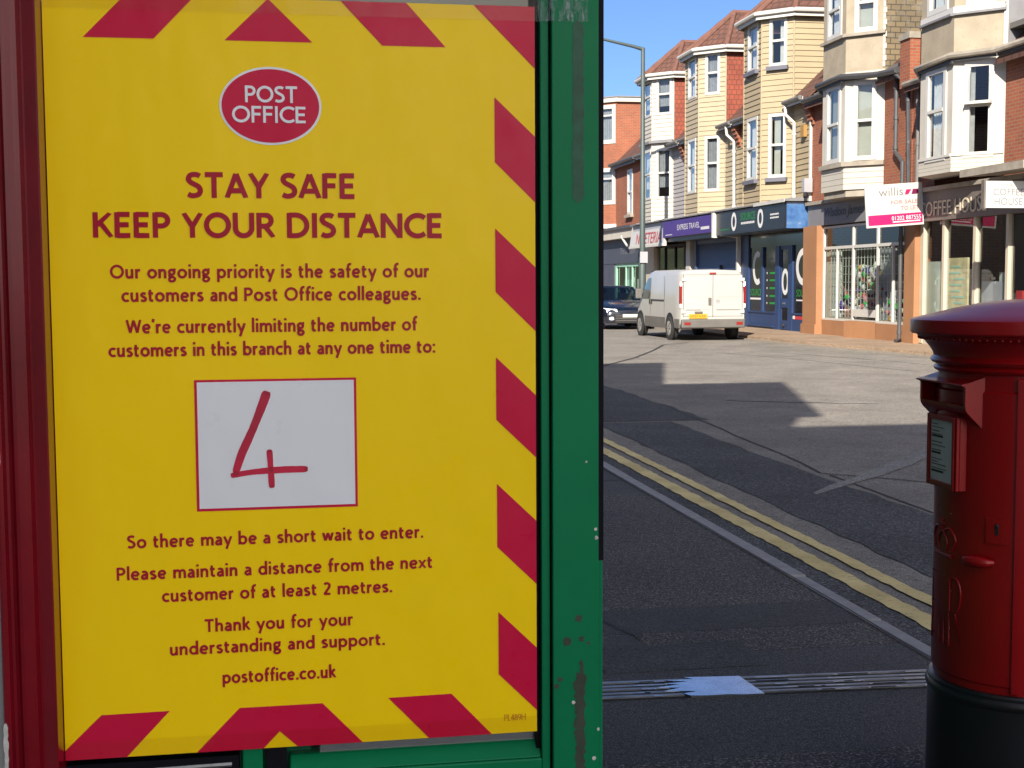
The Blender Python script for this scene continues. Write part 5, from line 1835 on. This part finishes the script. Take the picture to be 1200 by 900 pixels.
# collection notice in its frame
mb = MB()
f0, f1, sa, sb, z0, z1 = .2, .249, -.085, .09, .955, 1.163
def hb(mb, F0, F1, S0, S1, za, zb, m):
    mb.box(px - F1, px - F0, py - S1, py - S0, za, zb, m)
hb(mb, f0, f1 - .006, sa, sb, z0, z1, 'postred')
for a, b, c, d_ in ((sa, sa + .016, z0, z1), (sb - .028, sb, z0, z1), (sa + .016, sb - .028, z0, z0 + .016), (sa + .016, sb - .028, z1 - .016, z1)):
    hb(mb, f1 - .006, f1 + .004, a, b, c, d_, 'postred')
hb(mb, f1 + .004, f1 + .009, sb - .02, sb - .008, z0, z1, 'postred')
nf = mb.build('notice_frame', box, bevel=.002)
k = MB()
hb(k, f1 - .006, f1 - .002, sa + .016, sb - .028, z0 + .016, z1 - .016, 'paper')
nt_ = k.build('notice', nf)
k = MB()
rr = random.Random(2)
zz = z1 - .03
X = px - f1 + .0015
while zz > z0 + .03:
    h_ = rr.choice([.0025, .0025, .003, .006])
    a = sb - .035 - .0
    L = rr.uniform(.03, .085)
    y0_ = py - (sa + .022)
    k.box(X - .0006, X, y0_ - L, y0_, zz, zz + h_, 'grey_txt' if h_ < .005 else 'black_txt')
    zz -= h_ + rr.uniform(.004, .011)
k.build('print', nt_)
# lock plate, pull handle, small window above the hood
mb = MB()
def cplate(mb, a0, a1, z0, z1, t, m, n=4):
    for i in range(n):
        b0, b1 = a0 + (a1 - a0) * i / n, a0 + (a1 - a0) * (i + 1) / n
        mb.hexa([pol(b0, R0, z0), pol(b1, R0, z0), pol(b1, R0 + t, z0), pol(b0, R0 + t, z0)], [pol(b0, R0, z1), pol(b1, R0, z1), pol(b1, R0 + t, z1), pol(b0, R0 + t, z1)], m)
cplate(mb, 38, 52, .82, .89, .009, 'postred')
lk = mb.build('lock_plate', door)
k = MB()
cplate(k, 44, 46.2, .845, .87, .0105, 'dark', 1)
k.ball(pol(45.1, R0 + .009, .87), .006, 'dark', 8, 6)
k.build('keyhole', lk)
mb = MB()
mb.tube([pol(a, R0 + (.022 if 24 < a < 42 else .008), .766) for a in (23, 26, 29.5, 33, 36.5, 40, 43)], [.008, .013, .0155, .016, .0155, .013, .008], 'postred', 10)
mb.build('handle', door, smooth=60)
mb = MB()
cplate(mb, 24, 33, 1.2845, 1.2995, .006, 'postred', 2)
mb.build('tablet_rail', box)
# raised royal cypher: crown over E II R
mb = MB()
def emboss(pts, r=.0034):
    P = [pol(s / R0 * 180 / pi, R0 + .006, z) for s, z in pts]
    mb.tube(P, r, 'postred', 6)
def glyph(ch, s0, z0, w, h):
    adv, st = G[ch]
    for closed, pts in st:
        q = [(s0 + p[0] / adv * w, z0 + p[1] / 10 * h) for p in pts]
        emboss(q + ([q[0]] if closed else []))
glyph('E', -.085, .50, .06, .22)
glyph('R', .03, .50, .065, .22)
glyph('I', -.02, .5, .02, .1)
glyph('I', .005, .5, .02, .1)
emboss([(-.045, .76), (.045, .76)], .006)
emboss([(-.045, .775), (.045, .775)])
for s_ in (-1, 1):
    emboss(catmull([(s_ * .045, .775), (s_ * .06, .81), (s_ * .035, .84), (0, .825)], 5))
emboss(catmull([(-.02, .775), (-.025, .8), (0, .83), (.025, .8), (.02, .775)], 5))
emboss([(0, .83), (0, .865)])
emboss([(-.012, .85), (.012, .85)])
mb.build('cypher', door, smooth=60)
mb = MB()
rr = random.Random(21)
for k in range(16):  # white specks painting the highlights around the cypher
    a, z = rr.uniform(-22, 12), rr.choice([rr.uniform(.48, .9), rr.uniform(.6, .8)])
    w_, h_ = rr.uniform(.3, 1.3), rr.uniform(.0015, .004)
    mb.hexa([pol(a, R0 + .005, z), pol(a + w_, R0 + .005, z + .001), pol(a + w_, R0 + .0056, z + .001), pol(a, R0 + .0056, z)], [pol(a + .2, R0 + .005, z + h_), pol(a + w_ * .8, R0 + .005, z + h_), pol(a + w_ * .8, R0 + .0056, z + h_), pol(a + .2, R0 + .0056, z + h_)], 'chip_glint')
mb.build('chip_and_glint', door)

# ------------------------------------------------------------------ drain channel across the pavement
dc = thing('drain_channel', (1.0, 4.7, 0), 'ribbed steel drain channel running across the pavement to the pillar box', 'drain')
mb = MB()
sl = -.055   # runs very slightly askew to the street
def dpt(x, y, z): return (x, y + sl * (x - 1.2), z)
def dstrip(mb, x0, x1, y0, y1, z0, z1, m):
    mb.hexa([dpt(x0, y0, z0), dpt(x1, y0, z0), dpt(x1, y1, z0), dpt(x0, y1, z0)], [dpt(x0, y0, z1), dpt(x1, y0, z1), dpt(x1, y1, z1), dpt(x0, y1, z1)], m)
for a, b in ((.36, 1.68), (1.7, 2.58)):
    for k in range(5):
        y = 4.675 + k * .044
        dstrip(mb, a, b, y, y + .02, -.02, .008 - .002 * (k % 2), 'steel')
gr_ = mb
mb = MB()
dstrip(mb, .36, 2.58, 4.66, 4.89, .0005, .0025, 'dark')
mb.build('trough', dc)
mb = MB()
rr = random.Random(11)
out = [(1.46, 4.652), (1.52, 4.645), (1.6, 4.65), (1.66, 4.64), (1.738, 4.642), (1.727, 4.76), (1.718, 4.868), (1.6, 4.872), (1.5, 4.878), (1.53, 4.852), (1.42, 4.845), (1.5, 4.822), (1.4, 4.806), (1.46, 4.79), (1.36, 4.765), (1.45, 4.75), (1.38, 4.72), (1.5, 4.7), (1.44, 4.68)]
mb.prism(ccw([dpt(x, y, 0)[:2] for x, y in out]), .001, .0115, 'steelbright')
mb.build('cover_plate', dc)
for k in range(26):
    x, y = rr.uniform(1.75, 2.5), 4.66 + .044 * rr.randint(0, 4) + .006
    L = rr.uniform(.03, .16)
    dstrip(gr_, x, min(2.57, x + L), y, y + .008, .0085, .0095, 'chrome')
for k in range(14):
    x, y = rr.uniform(1.25, 1.5), 4.66 + .044 * rr.randint(0, 4) + .006
    dstrip(gr_, x, x + rr.uniform(.03, .12), y, y + .007, .0085, .0095, 'chrome')
gr_.build('grating', dc)

# ------------------------------------------------------------------ shop doorway with the poster
YP = 1.5
gd = thing('shop_door', (.3, YP, 0), 'green metal framed shop door behind the yellow poster', 'door')
mb = MB()
mb.box(.2995, .3018, 1.502, 1.54, .3, 2.2, 'rubber_and_shade')
mb.box(.302, .3568, 1.494, 1.54, .3, 2.2, 'doorgreen')
mb.box(.2895, .2993, 1.499, 1.54, .3, 2.2, 'doorgreen')
mb.box(.3568, .3628, 1.4985, 1.54, .3, 1.222, 'doorgreen')
mb.build('stile', gd, bevel=.0018)
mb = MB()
mb.box(.284, .2893, 1.508, 1.54, .3, 2.2, 'rubber_and_shade')  # black strip painting the shadow gap beside the poster
mb.box(.357, .3634, 1.4975, 1.56, 1.2225, 2.2, 'rubber_and_shade')
mb.build('seal_and_shadow_gap', gd)
mb = MB()   # lower rail with its moulded top
mb.box(-.005, .2893, 1.498, 1.54, .3, .988, 'doorgreen')
mb.hexa([(-.005, 1.5, .9885), (.2893, 1.5, .9885), (.2893, 1.54, .9885), (-.005, 1.54, .9885)], [(-.005, 1.516, 1.005), (.2893, 1.516, 1.005), (.2893, 1.54, 1.005), (-.005, 1.54, 1.005)], 'doorgreen')
mb.box(-.058, -.035, 1.505, 1.54, .3, 1.02, 'doorgreen')
mb.box(-.26, .02, 1.53, 1.56, .3, 1.02, 'doorgreen')
mb.build('bottom_rail', gd, bevel=.002)
mb = MB()
mb.box(-.255, -.062, 1.506, 1.53, .9, 1.012, 'rubber_and_shade')  # black plate standing in for the dark interior under the poster
mb.box(-.031, -.008, 1.503, 1.53, .9, 1.02, 'rubber_and_shade')
mb.tube([(-.25, 1.506, 1.0), (-.07, 1.506, 1.002)], .003, 'steel', 6)  # highlight line on the dark plate, drawn as a steel tube
mb.build('dark_interior_plate', gd)
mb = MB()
mb.box(.03, .284, 1.519, 1.523, 1.0, 1.02, 'chrome')  # pale strip painting the sky reflected at the foot of the pane
mb.build('pane_reflection', gd)
mb = MB()
mb.face([(-.26, 1.526, 1.0), (.285, 1.526, 1.0), (.285, 1.526, 2.2), (-.26, 1.526, 2.2)], 'shopglass')
mb.build('pane', gd)
mb = MB()
mb.box(-.27, .35, 1.6, 1.62, .0, 2.4, 'interior')
mb.build('inner_blind', gd)
def blob(mb, x0, x1, z0, z1, y, m, n=22, amp=.2, rr=random.Random(4)):
    L, R = [], []
    for i in range(n + 1):
        t = i / n
        z = z0 + (z1 - z0) * t
        w = (x1 - x0)
        e = min(1, 25 * t + .3, 25 * (1 - t) + .3)
        L.append(((x0 + x1) / 2 - w / 2 * e + rr.uniform(-amp, amp) * w * .5, z))
        R.append(((x0 + x1) / 2 + w / 2 * e + rr.uniform(-amp, amp) * w * .5, z))
    for i in range(n):
        mb.face([(L[i][0], y, L[i][1]), (R[i][0], y, R[i][1]), (R[i + 1][0], y, R[i + 1][1]), (L[i + 1][0], y, L[i + 1][1])], m)
mb = MB()
blob(mb, .328, .3405, .93, 1.09, 1.4937, 'wear', 40, .35)
blob(mb, .334, .339, 1.06, 1.105, 1.4936, 'wear', 12, .5)
blob(mb, .326, .339, 1.64, 1.845, 1.4937, 'wear_green', 40, .12)
for x, z, r in ((.333, 1.155, .004), (.319, 1.128, .005), (.336, 1.13, .003), (.306, 1.075, .003), (.31, 1.083, .0025), (.345, 1.125, .002)):
    blob(mb, x - r, x + r, z - r, z + r, 1.4937, 'wear', 6, .4)
mb.build('wear_mark', gd)
mb = MB()
rr = random.Random(8)
for x, z, r in ((.3265, 1.054, .0018), (.356, 1.02, .0016), (.351, .985, .002), (.354, 1.25, .002), (.353, 1.26, .0015), (.342, 1.34, .001)):
    blob(mb, x - r, x + r, z - r, z + r * 1.4, 1.4935, 'chip_glint', 5, .4)
mb.build('chip_and_glint', gd)

jb = thing('door_frame', (-.28, YP, 0), 'red glossy moulded door frame along the edge of the yellow poster', 'door frame')
mb = MB()
prof = [(-.2516, 1.56), (-.2516, 1.463), (-.2532, 1.461), (-.2650, 1.461), (-.2665, 1.459), (-.2685, 1.447), (-.272, 1.445), (-.2735, 1.444), (-.279, 1.441), (-.2825, 1.4405), (-.2855, 1.4425), (-.2885, 1.443), (-.291, 1.441), (-.2925, 1.43), (-.2955, 1.427), (-.2985, 1.427), (-.3, 1.43), (-.3, 1.6)]
for a, b in zip(prof[:-1], prof[1:]):
    mb.face([(b[0], b[1], 0), (a[0], a[1], 0), (a[0], a[1], 2.4), (b[0], b[1], 2.4)], 'jambred')
mb.build('moulding', jb)
mb = MB()
blob(mb, -.2999, -.2958, .98, 1.09, 1.4266, 'chip_glint', 26, .35)
blob(mb, -.2975, -.2945, 1.36, 1.53, 1.4267, 'chip_glint', 26, .5)
mb.build('chip_and_glint', jb)

po = thing('poster', (0.016, YP, 1.02), 'yellow safety notice poster with crimson stripes and a handwritten 4 in a white box', 'poster')
mb = MB()
PX0, PX1, PZ0, PZ1 = -.2508, .2835, 1.0203, 1.8600
nx, nz = 12, 16
def pf(x, z):
    return YP
mb.box(PX0, PX1, YP, YP + .0012, PZ0, PZ1, 'yellow')
mb.build('sheet', po)
mb = MB()
def pq(pts, m, o):
    mb.face([(x, YP - o, z) for x, z in pts], m)
zt = PZ1
for s_ in (
    [(-.2096, 1.8138), (-.1359, 1.814), (-.0920, zt), (-.1645, zt)], [(-.0609, 1.814), (.0339, 1.814), (-.0135, zt)],
    [(.111, 1.8125), (.1817, 1.8125), (.1382, zt), (.0655, zt)], [(.2139, zt), (.2835, 1.791), (.2835, zt)],
    [(.2370, 1.7581), (.2370, 1.6854), (.2835, 1.6402), (.2835, 1.7145)], [(.2370, 1.6105), (.2370, 1.5383), (.2835, 1.4929), (.2835, 1.5662)],
    [(.2370, 1.4634), (.2370, 1.391), (.2835, 1.3461), (.2835, 1.4187)], [(.2373, 1.3165), (.2373, 1.2424), (.2835, 1.197), (.2835, 1.2718)],
    [(.2381, 1.1657), (.2381, 1.0915), (.2835, 1.046), (.2835, 1.121)],
    [(-.2109, 1.0698), (-.1368, 1.0702), (-.1846, PZ0), (-.2508, PZ0), (-.2508, 1.0314)],
    [(.1086, 1.0708), (.1822, 1.0715), (.2295, PZ0), (.1555, PZ0)]):
    pq(s_, 'magenta', .0004)
pq([(-.0597, 1.069), (.0334, 1.069), (-.0154, 1.039)], 'magenta', .0004)
pq([(-.0597, 1.069), (-.0154, 1.039), (-.0339, PZ0), (-.108, PZ0)], 'magenta', .0004)
pq([(.0334, 1.069), (.0788, PZ0), (.0045, PZ0), (-.0154, 1.039)], 'magenta', .0004)
mb.build('stripes', po)
mb = MB()
cx_, cz_ = -.0126, 1.744
pq([(cx_ + .0554 * cos(2 * pi * k / 72), cz_ + .0425 * sin(2 * pi * k / 72)) for k in range(72)], 'posterwhite', .0004)
pq([(cx_ + .0529 * cos(2 * pi * k / 72), cz_ + .0400 * sin(2 * pi * k / 72)) for k in range(72)], 'magenta', .0008)
lg = mb.build('logo', po)
mb = MB()
draw_line(mb, 'POST', -.0401, .0179, 1.7476, .0182, .8, 'posterwhite', YP - .0012, .4)
draw_line(mb, 'OFFICE', -.0546, .0269, 1.7256, .0182, .8, 'posterwhite', YP - .0012, .4)
mb.build('lettering', lg)
LINES = [("STAY SAFE", -.1062, .0808, 1.6432, .0278, 1.02), ("KEEP YOUR DISTANCE", -.2051, .1785, 1.5997, .0275, 1.02),
    ("Our ongoing priority is the safety of our", -.1884, .1619, 1.5553, .0150, .93), ("customers and Post Office colleagues.", -.1770, .1509, 1.5298, .0150, .93),
    ("We're currently limiting the number of", -.1733, .1482, 1.4952, .0150, .93), ("customers in this branch at any one time to:", -.1922, .1669, 1.4696, .0150, .93),
    ("So there may be a short wait to enter.", -.1784, .1511, 1.2567, .0147, .93), ("Please maintain a distance from the next", -.1903, .1622, 1.2211, .0147, .93),
    ("customer of at least 2 metres.", -.1422, .1146, 1.1947, .0147, .93), ("Thank you for your", -.0977, .0705, 1.1584, .0147, .93),
    ("understanding and support.", -.1350, .1055, 1.1334, .0147, .93), ("postoffice.co.uk", -.0780, .0497, 1.0982, .0147, .93)]
for t, a, b, z, c_, w in LINES:
    mb = MB()
    draw_line(mb, t, a, b, z, c_, w, 'posterred', YP - .0004, .75 if c_ > .02 else .95)
    mb.build('text_line', po)
mb = MB()
draw_line(mb, 'PL489H', .2445, .2700, 1.0350, .0078, .55, 'code_txt', YP - .0004)
mb.build('print_code', po)
mb = MB()
def rect(a, b, c, d_, m, o):
    pq([(a, c), (b, c), (b, d_), (a, d_)], m, o)
rect(-.1018, .0768, 1.2956, 1.4428, 'magenta', .0004)
rect(-.0989, .0740, 1.2986, 1.4402, 'posterwhite', .0008)
nb = mb.build('number_box', po)
mb = MB()
def brush(pts, w, o, rr=random.Random(6)):
    pts = catmull(pts, 8)
    n = len(pts)
    L, R = [], []
    for i, p in enumerate(pts):
        a = pts[max(0, i - 1)]
        b = pts[min(n - 1, i + 1)]
        d_ = Vector((b[0] - a[0], b[1] - a[1])).normalized()
        tt = i / (n - 1)
        ww = (w[0] + (w[1] - w[0]) * tt) / 2 * min(1, .62 + 9 * tt, .62 + 9 * (1 - tt)) * (1 + .06 * sin(tt * 11))
        L.append((p[0] - d_.y * ww + rr.uniform(-.00012, .00012), p[1] + d_.x * ww + rr.uniform(-.00012, .00012)))
        R.append((p[0] + d_.y * ww + rr.uniform(-.00012, .00012), p[1] - d_.x * ww + rr.uniform(-.00012, .00012)))
    for i in range(n - 1):
        mb.face([(L[i][0], YP - o, L[i][1]), (R[i][0], YP - o, R[i][1]), (R[i + 1][0], YP - o, R[i + 1][1]), (L[i + 1][0], YP - o, L[i + 1][1])], 'marker')
brush([(-.0222, 1.4290), (-.0300, 1.4085), (-.0402, 1.3838), (-.0512, 1.3600), (-.0590, 1.3378)], (.0098, .0085), .0012)
brush([(-.0640, 1.3350), (-.05, 1.3372), (-.0364, 1.3388), (-.008, 1.3402), (.0212, 1.3402)], (.0055, .0078), .00125)
brush([(-.0212, 1.3635), (-.0199, 1.3408), (-.0190, 1.3200)], (.0062, .0068), .0013)
def ink_end(x, z, rx, rz):
    mb.face([(x + rx * cos(2 * pi * k / 14) * rr.uniform(.85, 1.1), YP - .00135, z + rz * sin(2 * pi * k / 14) * rr.uniform(.85, 1.1)) for k in range(14)], 'marker_dark')
rr = random.Random(15)
ink_end(-.0226, 1.4265, .0032, .0022)
ink_end(-.0212, 1.3618, .0024, .0018)
ink_end(.0192, 1.3402, .0016, .0030)
ink_end(-.0583, 1.3378, .0034, .0026)
ink_end(-.0197, 1.3408, .0028, .0032)
ink_end(-.0190, 1.3215, .0026, .0016)
mb.build('handwritten_digit', nb)

tp_ = thing('adhesive_tape', (.04, YP, 1.85), 'clear adhesive tape strip along the poster top onto the green frame', 'tape')
mb = MB()
mb.face([(-.2508, 1.4982, 1.8435), (.2865, 1.4982, 1.8435), (.2865, 1.4982, 1.872), (-.2508, 1.4982, 1.872)], 'tape')
mb.build('strip', tp_)
mb = MB()
n = 16
pts = []
rr = random.Random(12)
for i in range(n + 1):
    x = .2865 + (.344 - .2865) * i / n
    y = 1.4975 - .0045 * min(1, i / 6) + rr.uniform(-.0006, .0006)
    pts.append((x, min(y, 1.4932) if x > .3 else y))
for a, b in zip(pts[:-1], pts[1:]):
    mb.face([(a[0], a[1], 1.8435), (b[0], b[1], 1.8435), (b[0], b[1], 1.872), (a[0], a[1], 1.872)], 'tapeend')
mb.build('crinkled_end', tp_)
tb = MB()
tb.face([(-.2508, 1.4982, 1.0203), (.2835, 1.4982, 1.0203), (.2835, 1.4982, 1.0400), (-.2508, 1.4982, 1.0400)], 'tape')
tag(tb.build('adhesive_tape'), 'clear adhesive tape strip along the bottom edge of the poster', 'tape')

# ------------------------------------------------------------------ near side of the street: the shop itself and its neighbours
po_shop = thing('shop_building', (0, 2.5, 0), 'red and green shopfront around the door with the yellow poster', 'shop')
mb = MB()
mb.box(-.6, -.3002, 1.4435, 1.75, 0, 3.2, 'nearwall')
mb.box(.3, .36, 1.562, 8.0, 0, .6, 'doorgreen')
mb.box(.3, .36, 1.562, 8.0, 2.4, 2.6, 'doorgreen')
for y in (3.6, 5.6, 7.8):
    mb.box(.3, .36, y, y + .08, .6, 2.4, 'doorgreen')
mb.box(-.6, .36, 1.563, 8.0, 2.61, 3.2, 'jambred')
mb.box(-.6, .3635, 1.495, 1.56, 2.402, 3.2, 'jambred')
mb.build('shopfront', po_shop)
mb = MB()
mb.face([(.33, 1.6, .6), (.33, 7.8, .6), (.33, 7.8, 2.4), (.33, 1.6, 2.4)], 'shopglass')
mb.face([(-.3, 1.6, .0), (-.3, 8, .0), (-.3, 8, 2.4), (-.3, 1.6, 2.4)], 'interior')
mb.build('shop_window', po_shop)

def near_house(ya, za, label, shop=True, w=3.12):
    """gable-fronted house, ridge at right angles to the street over y = ya"""
    h = thing('near_house', (-4, ya, 0), label, 'house', 'gabled houses on the near side of the street')
    y0, y1, ze = ya - w, ya + w, za - 3.1
    mb = MB()
    prof = [(y0 + .01, 0), (y1 - .01, 0), (y1 - .01, ze), (ya + 1.8, ze), (ya + 1.8, za - 1.92), (ya, za - .12), (ya - 1.8, za - 1.92), (ya - 1.8, ze), (y0 + .01, ze)]
    mb.hexa([(-9, y, z) for y, z in prof], [(-.5, y, z) for y, z in prof], 'render_white')
    mb.build('wall', h)
    for s_ in (-1, 1):
        mb = MB()
        ye, zr = ya + s_ * 2.08, za - 2.08
        mb.hexa([(-9.2, ya, za - .11), (-.36, ya, za - .11), (-.36, ye, zr - .11), (-9.2, ye, zr - .11)], [(-9.2, ya, za), (-.36, ya, za), (-.36, ye, zr), (-9.2, ye, zr)], 'rooftile')
        mb.build('roof_slope', h)
    for z0, z1 in ((4.2, 5.9), (6.9, 8.3)):
        for q in (-1.3, 1.3):
            k = MB()
            k.box(-.52, -.46, ya + q - .6, ya + q + .6, z0, z1, 'upvc')
            wn_ = k.build('window', h)
            k = MB()
            k.box(-.46, -.455, ya + q - .54, ya + q + .54, z0 + .06, z1 - .06, 'blackvinyl')
            k.build('pane', wn_)
    if shop:
        mb = MB()
        mb.box(-.5, -.36, y0 + .01, y1 - .01, 0, 3.6, 'signwhite')
        mb.build('shopfront', h)
    return h
near_house(3.35, 11.3, 'white gabled house over the poster shop', False)
near_house(-2.95, 11.3, 'white gabled house next door to the poster shop')
near_house(-9.2, 11.3, 'white gabled house two doors back from the poster shop')
near_house(-15.5, 11.3, 'white gabled house three doors back from the poster shop')
near_house(-21.8, 11.3, 'white gabled house four doors back from the poster shop')
near_house(9.6, 10.7, 'white gabled house just beyond the poster shop on the near side', False)
near_house(16, 9.0, 'lower white gabled house further down the near side', False)
near_house(22.3, 9.0, 'low white gabled house far along the near side', False)
for k, nm in enumerate(('first', 'second', 'third', 'fourth', 'fifth', 'sixth')):
    near_house(28.6 + 6.3 * k, 8.8, nm + ' low white gabled house in the row at the far end of the near side', False)
mb = MB()
mb.box(-.49, -.33, .245, 1.42, 0, 3.62, 'nearwall')  # out of view, brought forward to shade the poster's left side
tag(mb.build('unseen_shade_wall'), 'unseen grey wall by the red door frame, brought forward to darken the poster', 'wall')
for o in list(bpy.data.objects):
    if o.type == 'MESH' and o.parent is None and 'kind' not in o and 'category' not in o:
        print('UNTAGGED', o.name)
